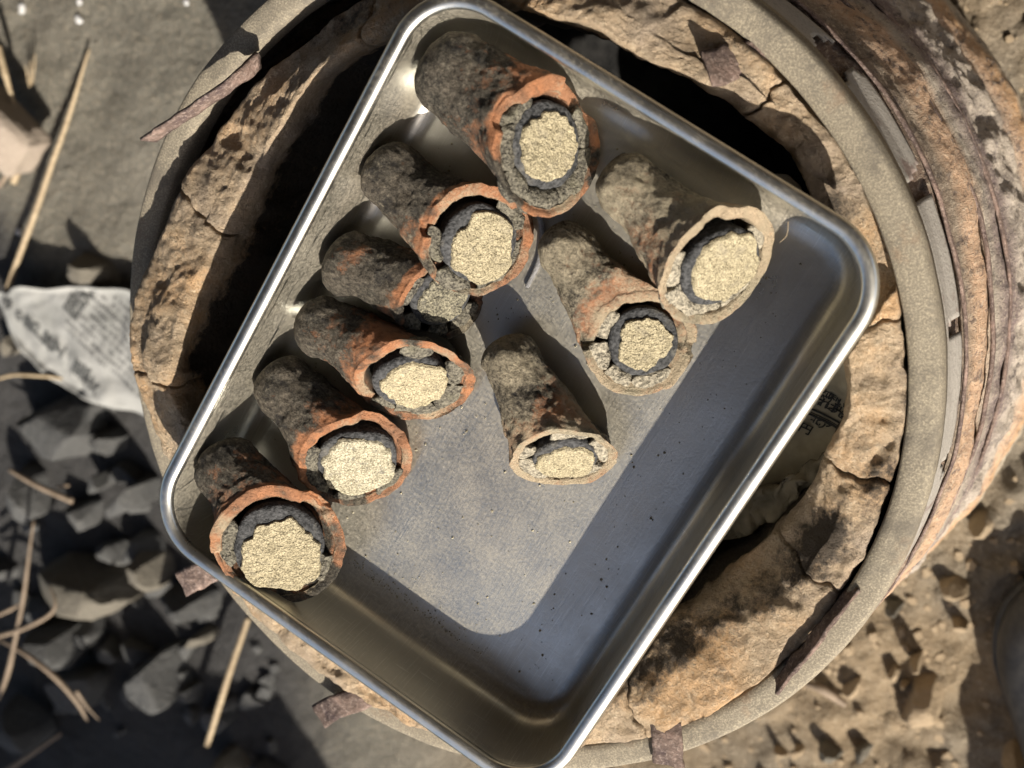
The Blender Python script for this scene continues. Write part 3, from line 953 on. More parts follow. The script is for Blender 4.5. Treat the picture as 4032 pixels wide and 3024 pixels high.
crucible(1, 'biggest sooty clay crucible lying in the top corner of the tray', (1799, 300), (2161, 585), 158, 262, 0.77, (0.985, -0.05), 0.42, 0.20, 0.004, (0.04, 0.02), 0.66, 0.76, lumps=(140, 178, 222, 262, 300, 340, 20), notches=((150, 22, .004), (250, 14, .003)), smut=.05)
crucible(2, 'sooty clay crucible with wide round mouth lying just below the biggest one', (1554, 699), (1884, 948), 124, 232, 0.90, (0.75, -0.66), 0.50, 0.22, 0.003, (0.03, -0.07), 0.68, 0.84, lumps=(35, 178, 235, 292, 335), notches=((280, 6, .004), (140, 12, .002), (350, 14, .002)))
crucible(3, 'small crucible with brown flank and broken mouth tucked beneath the wide-mouthed one', (1385, 1045), (1742, 1190), 116, 190, 0.80, (0.62, -0.78), 0.44, 0.20, 0.0, (0.02, 0.06), 0.66, 0.80, 'sand_dark', lumps=(150, 215, 262, 315), notches=((140, 34, .006), (350, 30, .004)), smut=.08)
crucible(4, 'clay crucible with bright orange lip and oval sand face, fourth from the top', (1285, 1296), (1632, 1506), 120, 236, 0.65, (0.05, -0.99), 0.46, 0.16, 0.0, (-0.05, -0.08), 0.64, 0.80, lumps=(85, 10, 230, 275, 325), notches=((335, 14, .002),))
crucible(5, 'clay crucible with greyish spotted sand face, second from the lower left end', (1130, 1540), (1397, 1826), 120, 234, 0.73, (0.12, -0.99), 0.48, 0.16, 0.0, (0.06, -0.06), 0.70, 0.86, 'sand_grey', lumps=(178, 205, 262, 320), notches=((190, 26, .004),))
crucible(6, 'clay crucible with gaping round orange rim nearest the left corner of the tray', (913, 1858), (1096, 2150), 130, 250, 0.90, (-0.05, -0.99), 0.42, 0.12, 0.021, (0.0, -0.07), 0.70, 0.84, lumps=(178, 332), deep=0.10, notches=((178, 14, .003), (335, 18, .003)))
crucible(7, 'pale dusty clay crucible lying against the right-hand edge of the tray', (2489, 742), (2830, 1056), 134, 264, 0.67, (0.72, -0.69), 0.34, 0.72, 0.003, (0.07, -0.04), 0.66, 0.82, lump='lump_pale', lumps=(165, 205, 245, 20, 300), deep=0.04, notches=((230, 12, .002),))
crucible(8, 'grey dusty crucible with cracked orange rim lying below the pale one', (2245, 1003), (2527, 1350), 122, 218, 0.93, (0.5, -0.85), 0.46, 0.62, 0.0, (0.05, -0.01), 0.68, 0.72, lump='lump_pale', lumps=(150, 195, 235, 285), notches=((312, 4, .004), (120, 6, .003)))
crucible(9, 'grey crucible lying alone on the open tray floor with narrow oval mouth', (2031, 1440), (2219, 1812), 118, 212, 0.52, (0.05, -1.0), 0.40, 0.64, 0.0, (0.03, -0.03), 0.62, 0.84, lump='lump_pale', lumps=(170, 215, 262, 310, 20, 80), deep=0.03)

# ------------------------------------------------------------------ crumbs on the tray floor, thread, hair
rng = random.Random(5)
Vv, Ff = [], []
def crumb(c, r, up):
    b = len(Vv)
    for i in range(6):
        a = i * math.pi / 3 + rng.uniform(-.3, .3)
        q = r * rng.uniform(.6, 1.1)
        Vv.append(c + TX * q * math.cos(a) + TY * q * math.sin(a))
    Vv.append(c + up * r * rng.uniform(.5, .9))
    for i in range(6):
        Ff.append((b + i, b + (i + 1) % 6, b + 6))
for i in range(420):
    u, v = rng.uniform(-1, 1), rng.uniform(-1, 1)
    c = FLO + TX * u * (TWX - 0.022) + TY * v * (TWY - 0.022)
    crumb(c + TN * 0.0003, rng.choice([.0002, .00025, .0003, .0004, .0006]), TN)
for i in range(260):                       # a drift of grit along the near-left edge of the floor
    v = -(TWY - 0.020) + abs(rng.gauss(0, 0.003))
    u = rng.uniform(-TWX + 0.03, TWX - 0.05)
    crumb(FLO + TX * u + TY * v + TN * 0.0004, rng.choice([.0002, .00025, .0003, .0004]), TN)
tag(obj('grit', np.array(Vv), Ff, MT['sand_grey'], smooth_=False), 'fine clay grit scattered over the floor of the steel tray', 'grit', kind='stuff')
V, fc = tube(spline([on_plane(2085, 700, FLO + TN * .012, TN), on_plane(2132, 880, FLO + TN * .004, TN), on_plane(2128, 1010, FLO + TN * .0015, TN), on_plane(2075, 1130, FLO + TN * .0012, TN)], 24), [0.0010, 0.0012, 0.0012, 0.0009], 8)
tag(obj('thread', V, fc, MT['thread']), 'grey twisted thread lying on the tray beside the wide-mouthed crucible', 'thread')
V, fc = tube(spline([on_plane(3104, 870, FLO + TN * .020, TN), on_plane(3098, 925, FLO + TN * .02, TN), on_plane(3070, 955, FLO + TN * .02, TN)], 14), [0.00012, 0.00014, 0.0001], 6)
tag(obj('hair', V, fc, MT['straw']), 'single pale hair curling off the rim of the dusty crucible', 'hair')

# ------------------------------------------------------------------ newspaper
def text_mesh(s, size):
    cu = bpy.data.curves.new('txt', 'FONT')
    cu.body = s
    cu.size = size
    cu.align_x = 'CENTER'
    cu.align_y = 'CENTER'
    cu.resolution_u = 3
    cu.offset = size * 0.022
    o = bpy.data.objects.new('txt', cu)
    COL.objects.link(o)
    dg = bpy.context.evaluated_depsgraph_get()
    dg.update()
    me = bpy.data.meshes.new_from_object(o.evaluated_get(dg))
    V = np.array([v.co[:] for v in me.vertices]) if len(me.vertices) else np.zeros((0, 3))
    Fc = [tuple(p.vertices) for p in me.polygons]
    bpy.data.objects.remove(o)
    bpy.data.curves.remove(cu)
    bpy.data.meshes.remove(me)
    return V, Fc
def put_text(items, surf):
    """items: (text, size, origin xy, x-dir xy, y-dir xy); surf(x, y) -> z"""
    AV, AF = [], []
    b = 0
    for s, size, o, xd, yd in items:
        V, Fc = text_mesh(s, size)
        if not len(V):
            continue
        xy = np.array(o)[None, :] + np.outer(V[:, 0], xd) + np.outer(V[:, 1], yd)
        AV.append(np.c_[xy, surf(xy[:, 0], xy[:, 1])])
        AF += [tuple(i + b for i in f) for f in Fc]
        b += len(V)
    return (np.vstack(AV), AF) if AV else (np.zeros((0, 3)), [])
news = [(180, 330), (300, 225), (450, 195), (640, 228), (760, 240), (1000, 208), (1300, 225), (1700, 250), (2100, 500), (2300, 1100), (2500, 1900), (2250, 1950), (2080, 1880), (1900, 1700),
        (1700, 1770), (1480, 1720), (1250, 1640), (900, 1460), (750, 1350), (420, 1050), (200, 800), (0, 370), (-150, 250), (-100, 230), (60, 330)]
NO = polyline_px(news, 0, 1050, 0.3165, 0.012)
ncen = NO.mean(0)
def news_z(x, y):
    p = np.c_[x, y, 0 * x]
    return 0.016 + 0.0042 * fbm(p, 22, 3, 401) + 0.0022 * np.abs(fbm(p, 45, 2, 405)) + np.maximum(ground_z(x, y), -0.004)
rings = [(f, 0.0) for f in np.linspace(0.02, 1.0, 34)]
V, fc = star(NO, 220, len(rings), rings, 1, 0, 2)
V[:, 2] = news_z(V[:, 0], V[:, 1])
fN = np.repeat([r_[0] for r_ in rings], 220)
V[:, 2] += 0.006 * smooth(0.9, 1.0, fN) * fbm(V * np.array([1, 1, 0]), 30, 2, 409)
paper = empty('newspaper', (ncen[0], ncen[1], 0))
tag(paper, 'crumpled weathered newspaper sheet on the ground left of the stove', 'newspaper')
sh = obj('sheet', V, fc, MT['paper'], paper)
md = sh.modifiers.new('thickness', 'SOLIDIFY')
md.thickness = 0.0003
def px_news(x, y):
    return at(x * 0.3165, 1050 + y * 0.3165, 0.016)[:2]
dn = unit(px_news(1290, 1480) - px_news(160, 440))           # print runs down this way
rt = np.array([-dn[1], dn[0]])                             # and its lines sit this way
items = []
for ch, (x, y), s in (('る', (165, 445), .034), ('の', (325, 600), .026), ('書', (450, 700), .036), ('尸', (575, 790), .036), ('極', (705, 915), .040), ('ヱ', (835, 1020), .036), ('悪', (1110, 1290), .050), ('女', (1260, 1460), .034), ('囲', (1030, 480), .046), ('双', (1160, 300), .044)):
    items.append((ch, s * 0.33, px_news(x, y), rt, -dn))
Vt, Ft = put_text(items, lambda x, y: news_z(x, y) + 0.0009)
if len(Vt):
    tag(obj('headline_print', Vt, Ft, MT['ink'], paper, smooth_=False), kind='stuff')
Vb, Fb = [], []
rng = random.Random(9)
for c in range(13):
    for r_ in range(60):
        o = px_news(1120, 560) + rt * (0.0052 * c - 0.018) + dn * (0.0024 * r_ - 0.006)
        ii, jj = NO[:, :2], np.roll(NO[:, :2], -1, 0)
        hit = ((ii[:, 1] > o[1]) != (jj[:, 1] > o[1])) & (o[0] < (jj[:, 0] - ii[:, 0]) * (o[1] - ii[:, 1]) / (jj[:, 1] - ii[:, 1] + 1e-12) + ii[:, 0])
        if rng.random() < .18 or hit.sum() % 2 == 0 or o[1] > px_news(1000, 330)[1]:
            continue
        a, b_ = rng.uniform(.0006, .0014), rng.uniform(.0005, .0009)
        base = len(Vb)
        for sx, sy in ((-1, -1), (1, -1), (1, 1), (-1, 1)):
            q = o + rt * a * sx + dn * b_ * sy
            Vb.append((q[0], q[1], 0))
        Fb.append((base, base + 1, base + 2, base + 3))
Vb = np.array(Vb)
Vb[:, 2] = news_z(Vb[:, 0], Vb[:, 1]) + 0.0009
tag(obj('column_print', Vb, Fb, MT['ink_pale'], paper, smooth_=False), kind='stuff')

# newspaper stuffed inside the stove
inn_px = [(2900, 1330), (3120, 1320), (3330, 1380), (3380, 1500), (3350, 1620), (3310, 1740), (3230, 1830), (3120, 1960), (2950, 2010), (2800, 1960), (2780, 1700)]
ZI = H - 0.030
IO = np.array([at(x, y, ZI) for x, y in inn_px])
ic = IO.mean(0)
def in_z(x, y):
    p = np.c_[x, y, 0 * x]
    r_ = np.hypot(x, y)
    return ZI + 0.0030 * fbm(p, 26, 2, 421) + 0.0036 * np.abs(fbm(p, 48, 3, 423)) + 0.016 * smooth(0.122, 0.142, r_) - 0.035 * smooth(0.012, -0.035, y - 0.16 * (x - 0.1))
rings = [(f, 0.0) for f in np.linspace(0.02, 1.0, 26)]
V, fc = star(IO, 160, len(rings), rings, 1, 0, 2)
V[:, 2] = in_z(V[:, 0], V[:, 1])
pin = empty('stuffed_newspaper', (ic[0], ic[1], ZI))
tag(pin, 'yellowed printed newspaper stuffed down inside the stove beside the tray', 'newspaper')
sh = obj('sheet', V, fc, MT['paper_in'], pin)
md = sh.modifiers.new('thickness', 'SOLIDIFY')
md.thickness = 0.0003
def px_in(x, y):
    return at(3000 + x * 0.3618, 1400 + y * 0.3618, ZI)[:2]
bx = unit(px_in(790, 790) - px_in(510, 620))
by = np.array([-bx[1], bx[0]])
items = [(c, 0.0054 * s, px_in(x, y), bx, by) for c, x, y, s in (('純', 620, 545, 1), ('利', 710, 590, 1), ('い', 780, 635, .8), ('け', 525, 625, 1), ('れ', 580, 660, 1), ('ば', 655, 705, 1.05), ('光', 735, 760, 1.1), ('る', 800, 800, .9),
                                                                 ('北', 445, 905, .85), ('、', 495, 945, .7), ('ア', 530, 975, 1.05), ('円', 310, 1020, 1.0))]
Vt, Ft = put_text(items, lambda x, y: in_z(x, y) + 0.0006)
if len(Vt):
    tag(obj('headline_print', Vt, Ft, MT['ink_dark'], pin, smooth_=False), kind='stuff')
Vb, Fb = [], []
for (x0, y0), (x1, y1), w in (((400, 735), (740, 925), .00055), ((370, 815), (700, 985), .00060), ((400, 790), (690, 950), .0002)):
    a, b_ = px_in(x0, y0), px_in(x1, y1)
    for i in range(24):
        q0, q1 = a + (b_ - a) * i / 24, a + (b_ - a) * (i + 1) / 24
        base = len(Vb)
        for q, s in ((q0, -1), (q1, -1), (q1, 1), (q0, 1)):
            q = q + by * w * s
            Vb.append((q[0], q[1], 0))
        Fb.append((base, base + 1, base + 2, base + 3))
Vb = np.array(Vb)
Vb[:, 2] = in_z(Vb[:, 0], Vb[:, 1]) + 0.0006
obj('ruled_line', Vb, Fb, MT['ink_dark'], pin, smooth_=False)
# twisted paper roll below it, and a torn corner beside the clay on the upper right
P = spline([at(3290, 1790, H - .044), at(3190, 1870, H - .044), at(3080, 1945, H - .046), at(2960, 2005, H - .050), at(2840, 2050, H - .056)], 60)
V, fc = tube(P, [0.003, 0.005, 0.006, 0.007, 0.007], 28, 0.7)
V = V + np.stack([fbm(V, 150, 4, 501), fbm(V, 150, 4, 502), np.abs(fbm(V, 110, 4, 503)) * 2], -1) * 0.0026
tag(obj('twisted_paper', V, fc, MT['paper_dim']), 'twisted roll of yellowed newspaper under the printed sheet inside the stove', 'newspaper')
V, fc = star(np.array([at(x, y, H - .012) for x, y in ((3020, 690), (3060, 683), (3100, 690), (3150, 740), (3165, 800), (3100, 800), (3030, 740))]), 60, 8, [(f, H - .012) for f in np.linspace(.02, 1, 10)], 1, 0.0008)
sc_ = obj('paper_scrap', V, fc, MT['paper_in'], loc=at(3090, 740, H - .012))
tag(sc_, 'small cream paper scrap poking up between tray rim and clay lining', 'paper scrap')
md = sc_.modifiers.new('thickness', 'SOLIDIFY')
md.thickness = 0.0006

# ------------------------------------------------------------------ stones left of the stove
Z4 = (0, 1008, 0.6076)
C2 = (0, 1600, 0.4521)
C3 = (0, 2250, 0.4665)
big = [
    (Z4, [(10, 1140), (120, 960), (300, 865), (480, 890), (590, 930), (555, 1090), (590, 1220), (612, 1340), (500, 1405), (250, 1435), (70, 1310)], .040, 'slate', 'large smooth slab of dark slate below the newspaper'),
    (Z4, [(570, 1090), (650, 1065), (740, 1100), (760, 1190), (720, 1290), (660, 1345), (600, 1290)], .030, 'slate', 'egg shaped dark stone right of the large slate slab'),
    (C2, [(-60, 520), (40, 500), (250, 640), (380, 830), (395, 930), (300, 990), (120, 1010), (-60, 1010)], .036, 'slate', 'dark wedge of slate below the large slab at the left edge'),
    (C2, [(890, 850), (1010, 730), (1090, 650), (1190, 690), (1235, 820), (1240, 900), (1150, 1010), (1010, 985)], .042, 'slate', 'fan shaped ribbed slate piece close to the left corner of the tray'),
    (C2, [(480, 930), (560, 860), (720, 850), (900, 930), (870, 1060), (690, 1095), (540, 1050)], .024, 'slate', 'flat rounded slate left of the fan shaped piece'),
    (C3, [(230, 180), (270, 40), (420, -140), (760, -160), (1040, -60), (1110, 250), (1000, 320), (880, 390), (660, 465), (470, 380), (280, 300)], .044, 'slate_tan', 'broad tan dusted slate with a pointed lower tip'),
    (C3, [(900, -120), (1130, -160), (1330, -40), (1310, 120), (1230, 220), (1120, 200)], .036, 'slate_tan', 'tan flat stone tucked right behind the broad dusted slate'),
    (C3, [(1255, 360), (1330, 190), (1500, 110), (1770, 120), (1760, 250), (1730, 430), (1590, 395), (1460, 490), (1330, 460)], .036, 'slate', 'notched grey slate under the small iron tab'),
    (C3, [(1450, 590), (1600, 510), (1760, 480), (1800, 560), (1710, 640), (1500, 650)], .022, 'slate_tan', 'narrow tan stone bar below the notched slate'),
    (C3, [(150, 560), (260, 420), (480, 420), (590, 540), (540, 760), (500, 880), (380, 820), (240, 700)], .046, 'slate', 'dark blocky slate right of the crossing grass stalks'),
    (C3, [(600, 440), (720, 430), (770, 560), (740, 680), (640, 660)], .026, 'slate', 'small upright slate chip right of the blocky slate'),
    (C3, [(840, 960), (960, 800), (1250, 690), (1600, 740), (1660, 850), (1560, 1050), (1350, 1190), (1050, 1200), (860, 1100)], .040, 'slate', 'largest shaded slab left of the lower straw'),
    (C3, [(-80, 1130), (100, 1120), (240, 1250), (300, 1450), (220, 1600), (-80, 1640)], .034, 'slate', 'dark rounded slate in the lower left corner'),
    (C3, [(330, 950), (520, 870), (740, 900), (800, 1000), (700, 1200), (420, 1260), (340, 1150)], .034, 'slate', 'shaded slate beneath the split grass stalk'),
    (C3, [(1700, 1650), (1780, 1570), (1900, 1550), (2040, 1640), (2060, 1720), (1750, 1740)], .030, 'slate_tan', 'pale tipped stone at the bottom edge below the straw'),
    (C2, [(720, 660), (830, 590), (950, 590), (900, 680), (830, 780), (760, 760)], .026, 'slate', 'small grey chip above the fan shaped slate'),
    (Z4, [(0, 500), (80, 520), (130, 580), (80, 640), (0, 670), (-60, 600)], .020, 'slate_tan', 'small tan stone at the left edge below the newspaper corner'),
    (Z4, [(150, 120), (260, 30), (420, -60), (620, -90), (820, -60), (880, 60), (860, 150), (700, 178), (560, 165), (400, 178), (270, 165)], .030, 'slate_tan', 'flat earth coloured slab overhanging the top of the newspaper'),
]
for i, (fr, pl, h, m, lab) in enumerate(big):
    ol = polyline_px(pl, *fr, h * 0.6)
    stone('slate_chunk', ol, h, MT[m], lab, 'stone', 'slate chunks on the ground left of the stove', seed=600 + i, rough=0.0012, seg=64, tilt=(random.Random(i).uniform(-.16, .16), random.Random(i + 50).uniform(-.16, .16)), dome=0.02)
rng = random.Random(77)
small_lab = 'one of the small dark slate chips filling the gaps between larger slates'
for i in range(60):
    px_, py_ = rng.uniform(-60, 1150), rng.uniform(1480, 3080)
    if px_ > 700 and py_ < 2250:
        continue
    c = at(px_, py_, 0.0)
    r_ = rng.choice([.008, .011, .014, .018])
    ol = [(c[0] + r_ * rng.uniform(.6, 1.25) * math.cos(a), c[1] + r_ * rng.uniform(.55, 1.0) * math.sin(a), 0) for a in np.arange(0, 6.2, 0.9)]
    stone('slate_chip', ol, r_ * rng.uniform(.6, 1.1), MT['slate'], small_lab, 'stone', 'small slate chips in the rubble', seed=700 + i, rough=0.0016, seg=18)

# ------------------------------------------------------------------ pebbles and shards on the brown earth
Z9 = (2688, 2016, 0.6076)
pebs = [
    ([(1840, 80), (1880, 30), (1960, 25), (2010, 80), (1990, 150), (1940, 195), (1880, 150)], .026, 'round sandy pebble nearest the stove wall on the right'),
    ([(1570, 110), (1620, 70), (1690, 85), (1700, 140), (1640, 175), (1580, 160)], .016, 'half buried pebble left of the round sandy pebble'),
    ([(1720, 700), (1790, 670), (1850, 690), (1880, 760), (1820, 790), (1740, 760)], .014, 'pale angular pebble below the dark shaded earth'),
    ([(1300, 610), (1360, 600), (1420, 640), (1400, 690), (1320, 690)], .016, 'blue grey chip close to the lower right of the ring'),
    ([(1310, 1060), (1370, 1000), (1420, 1040), (1400, 1100), (1330, 1110)], .014, 'round tan pebble beside the leaning shard'),
    ([(1450, 1000), (1530, 930), (1570, 950), (1540, 1050), (1470, 1060)], .022, 'leaning tan shard with dark gap on its right'),
    ([(1330, 1140), (1430, 1110), (1500, 1140), (1470, 1170), (1380, 1180)], .010, 'flat orange shard below the round tan pebble'),
    ([(1020, 1130), (1080, 1070), (1150, 1080), (1160, 1150), (1090, 1220), (1030, 1200)], .018, 'tan stone beside the buried dark twig'),
    ([(1210, 1260), (1350, 1120), (1640, 1080), (1770, 1250), (1700, 1420), (1600, 1500), (1420, 1420)], .016, 'broad flat earthy stone in the middle of the brown ground'),
    ([(880, 1480), (960, 1420), (1010, 1530), (1020, 1659), (900, 1659)], .020, 'grey green slab at the bottom edge of the brown ground'),
    ([(2060, 1580), (2130, 1520), (2240, 1540), (2280, 1680), (2060, 1700)], .022, 'rounded tan stone in the lower right corner'),
    ([(560, 1520), (640, 1490), (690, 1540), (660, 1600), (580, 1600)], .012, 'small brown clod right of the bottom iron tab'),
    ([(690, 1520), (760, 1500), (800, 1560), (740, 1610)], .012, 'small bluish pebble next to the brown clod'),
    ([(1080, 1560), (1180, 1520), (1240, 1560), (1180, 1620), (1100, 1630)], .014, 'dusty stone beside the grey green slab'),
    ([(1660, 480), (1760, 420), (1850, 480), (1830, 600), (1720, 620)], .018, 'weathered clod speckled with white beside the black shoe'),
]
for i, (pl, h, lab) in enumerate(pebs):
    stone('pebble', polyline_px(pl, *Z9, h * .5), h, MT['slate_tan'] if 'grey' in lab else MT['pebble'], lab, 'stone', 'stones on the brown earth right of the stove', seed=800 + i, rough=0.0016, seg=40, dome=0.25)
# loose gritty gravel over the visible ground, too many to count
rng = random.Random(12)
nr_ = np.random.RandomState(3)
Vv, Ff = [], []
def grain(c, r):
    b = len(Vv)
    for z, f in ((0.0, 1.0), (0.6, 0.8)):
        for i in range(5):
            a = i * 1.2566 + rng.uniform(-.35, .35)
            q = r * f * rng.uniform(.7, 1.15)
            Vv.append((c[0] + q * math.cos(a), c[1] + q * math.sin(a), c[2] + r * z))
    for i in range(5):
        j = (i + 1) % 5
        Ff.append((b + i, b + j, b + 5 + j, b + 5 + i))
    Ff.append(tuple(b + 5 + i for i in range(5)))
N = 9000
xs = nr_.uniform(-0.62, 0.32, N)
ys = nr_.uniform(-0.5, 0.30, N)
zs = ground_z(xs, ys)
den = fbm(np.c_[xs, ys, 0 * xs], 9, 3, 33)
for x, y, z, d in zip(xs, ys, zs, den):
    if math.hypot(x, y) < 0.17:
        continue
    if x < -0.13:
        continue
    if x < -0.05 and d < 0.3 and rng.random() < .93:
        continue
    grain((x, y, z - 0.0008), rng.choice([.0008, .0010, .0012, .0014, .0016, .002, .002, .003, .004] if x > -.05 else [.0008, .001, .0015, .0025]))
tag(obj('gravel', np.array(Vv), Ff, MT['pebble'], smooth_=False), 'loose brown grit and gravel strewn over the ground', 'gravel', kind='stuff')

# ------------------------------------------------------------------ straw, twigs, flakes
def stalk(name, pts, rad, label, cat, mat='straw', seg=7, wob=0.0, seed=0, group='dry grass stalks around the stove'):
    P = spline([at(x, y, z) for x, y, z in pts], 30)
    P = P + np.stack([fbm(P, 20, 2, seed), fbm(P, 20, 2, seed + 1), 0 * P[:, 0]], -1) * wob
    V, fc = tube(P, [r_ * 0.8 for r_ in rad], seg)
    # little nodes along the stalk
    return tag(obj(name, V, fc, MT[mat], loc=P[0]), label, cat, group)
stalk('straw', [(355, 195, .006), (262, 480, .009), (150, 800, .013), (20, 1165, .016)], [.0010, .0020, .0024, .0028, .0026], 'long straight straw running down the upper left ground', 'straw', wob=.0008)
stalk('straw', [(-8, 180, .020), (20, 290, .022), (55, 410, .018)], [.003, .003, .0014], 'short pale straw behind the brick at the left edge', 'straw', seed=4)
stalk('straw', [(80, 595, .012), (45, 660, .012), (-5, 735, .012)], [.0016, .002, .0022], 'thin brown stalk coming out under the brick', 'straw', 'straw_dark', seed=5)
stalk('straw', [(88, 600, .010), (72, 660, .010), (52, 720, .010)], [.002, .0038, .0034], 'short thick pale stalk under the brick corner', 'straw', seed=6)
stalk('straw', [(978, 2430, .018), (900, 2660, .030), (815, 2935, .036)], [.0026, .0028, .0030, .0027], 'pale straight straw poking out from below the stove', 'straw', seed=7)
stalk('straw', [(135, 2050, .050), (100, 2320, .052), (62, 2520, .055), (35, 2640, .054), (-5, 2760, .05)], [.0009, .0020, .0021, .0026, .0016], 'tall dark stalk crossing the left rubble from top to bottom', 'straw', 'straw_dark', wob=.001, seed=8)
stalk('straw', [(-10, 2505, .052), (90, 2475, .056), (195, 2420, .056), (218, 2370, .054), (198, 2312, .05)], [.0024, .0022, .0020, .0014, .0011], 'hooked grass stalk curling up at its end', 'straw', 'straw_dark', seed=9)
stalk('straw', [(-10, 2515, .050), (100, 2575, .056), (210, 2660, .056), (300, 2760, .052), (345, 2840, .048)], [.0010, .0024, .0028, .0024, .0010], 'split broad stalk running down to the lower left', 'straw', 'straw_dark', seed=10)
stalk('straw', [(300, 2720, .054), (345, 2785, .05), (390, 2835, .047)], [.0018, .0014, .0006], 'thin side blade of the split stalk', 'straw', 'straw_dark', seed=11)
stalk('straw', [(240, 2890, .048), (130, 2965, .050), (20, 3040, .05)], [.0012, .0024, .0026], 'dim stalk in the shaded lower left corner', 'straw', 'straw_dark', seed=12)
stalk('straw', [(40, 1850, .045), (150, 1910, .046), (290, 1975, .042)], [.0018, .0026, .0028], 'woody twig lying across the foot of the large slate slab', 'twig', 'straw_dark', wob=.001, seed=13)
stalk('straw', [(225, 1917, .038), (270, 1910, .038)], [.0014, .0016], 'tiny broken twig bit above the woody twig end', 'twig', 'straw_dark', seed=14)
stalk('straw', [(-5, 1490, .022), (60, 1475, .024), (170, 1480, .024), (245, 1490, .02)], [.0014, .0018, .0017, .0012], 'thin curved stalk ending at the newspaper edge', 'straw', seed=15)
stalk('straw', [(-5, 2420, .05), (40, 2400, .052), (75, 2380, .05)], [.002, .002, .0012], 'short stalk at the left edge beside the crossing stalk', 'straw', 'straw_dark', seed=16)
stalk('straw', [(118, 340, .006), (122, 300, .012), (120, 240, .016)], [.0006, .0008, .0004], 'hair thin dry blade standing in a tiny tuft', 'straw', seed=17)
stalk('straw', [(116, 340, .006), (108, 300, .012), (100, 258, .016)], [.0006, .0007, .0004], 'hair thin blade leaning left in the tiny tuft', 'straw', seed=18)
stalk('straw', [(128, 330, .006), (136, 260, .012), (138, 210, .016)], [.0005, .0007, .0004], 'hair thin bent blade on the right of the tiny tuft', 'straw', seed=19)
stalk('straw', [(3170, 2690, .008), (3240, 2715, .010), (3330, 2775, .008)], [.0022, .0040, .0026], 'dark buried twig beside the ring at the lower right', 'twig', 'straw_dark', seed=20)
def flake(px, py, s, label, seed):
    rg = random.Random(seed)
    c = at(px, py, .008)
    ol = [(c[0] + s * .75 * rg.uniform(.35, 1.0) * math.cos(a), c[1] + s * rg.uniform(.5, 1.0) * math.sin(a), 0) for a in np.arange(0, 6.2, .8)]
    z = float(ground_z(np.array([c[0]]), np.array([c[1]]))[0])
    V, fc = star(ol, 20, 4, [(.05, z + .003), (.6, z + .0028), (1.0, z + .002), (.9, z + .0005)], seed, .0006)
    tag(obj('white_flake', V, fc, MT['white'], loc=(c[0], c[1], z)), label, 'flake', 'white flakes on the soil')
flake(38, 38, .0062, 'larger white flake near the upper left corner', 1)
flake(287, 78, .0046, 'white flake right of the larger one in the upper left', 2)
flake(290, 5, .004, 'white flake at the top edge of the soil', 3)
flake(705, 5, .0036, 'white flake at the top edge close to the ring', 4)
flake(42, 918, .0036, 'small white flake beside the long straw foot', 5)
flake(448, 2205, .0040, 'pinkish white flake lying on the tan dusted slate', 6)

# ------------------------------------------------------------------ brick at the left edge
def box_pts(c, ax_, hs, bev=0.0015, seed=0):
    bpts, bf = [], []
    ax_ = np.array(ax_)
    import bmesh
    bm = bmesh.new()
    bmesh.ops.create_cube(bm, size=1.0)
    for v in bm.verts:
        v.co = Vector((v.co.x * hs[0] * 2, v.co.y * hs[1] * 2, v.co.z * hs[2] * 2))
    bmesh.ops.bevel(bm, geom=list(bm.edges), offset=bev, segments=2, affect='EDGES')
    bmesh.ops.subdivide_edges(bm, edges=[e for e in bm.edges if e.calc_length() > min(hs) * .8], cuts=5, use_grid_fill=True)
    V = np.array([v.co[:] for v in bm.verts])
    Fc = [tuple(v.index for v in f.verts) for f in bm.faces]
    bm.free()
    Vw = np.array(c) + V @ ax_
    Vw = Vw + np.stack([fbm(Vw, 80, 3, seed), fbm(Vw, 80, 3, seed + 1), fbm(Vw, 80, 3, seed + 2)], -1) * .0007
    return Vw, Fc
e0, e1 = at(-40, 412, .040), at(106, 566, .040)
bxd = unit(e1 - e0)
pr = unit(np.array([-bxd[1], bxd[0], 0]))
if pr[0] < 0: pr = -pr
ndk = unit(pr * 0.97 + np.array([0, 0, 0.02]))
nlit = unit(np.cross(ndk, bxd))
if nlit[2] < 0: nlit = -nlit
cen = e1 - bxd * 0.085 - nlit * 0.011 - ndk * 0.013
cen = e1 - bxd * 0.085 - nlit * 0.014 - ndk * 0.016
Vq, Fq = box_pts(cen, [bxd, ndk, nlit], (0.085, 0.016, 0.014), .002, 5)
tag(obj('brick', Vq, Fq, MT['brick'], loc=(cen[0], cen[1], 0)), 'pale tilted brick end entering at the left edge', 'brick')

# ------------------------------------------------------------------ black shoe at the right edge
shoe = empty('shoe', at(4130, 2560, 0))
tag(shoe, 'black shoe toe just entering at the right edge of the ground', 'shoe')
def shoe_sec():
    c0 = at(4235, 2230, 0)
    c1 = at(4300, 2690, 0)
    d = unit((c1 - c0) * np.array([1, 1, 0]))
    sd_ = np.array([-d[1], d[0], 0])
    L_ = 0.27
    rows = []
    for t in np.linspace(0, 1, 30):
        w = 0.047 * (1 - (1 - min(t / .22, 1)) ** 2.4) ** .5 if t < .22 else 0.047 - 0.012 * math.sin((t - .22) / .78 * math.pi) + 0.0 * t
        if t > .9:
            w *= (1 - ((t - .9) / .1) ** 2 * .45)
        w = max(w, .003)
        h = 0.030 + 0.022 * smooth(.05, .5, np.array(t)) + .015 * smooth(.5, .7, np.array(t))
        h = float(h) * (1 - (1 - min(t / .12, 1)) ** 2 * .6)
        rows.append((c0 + d * (t - 0.02) * L_ + sd_ * 0.0, w, h))
    return rows, sd_, d
rows, sd_, d_ = shoe_sec()
V, V2 = [], []
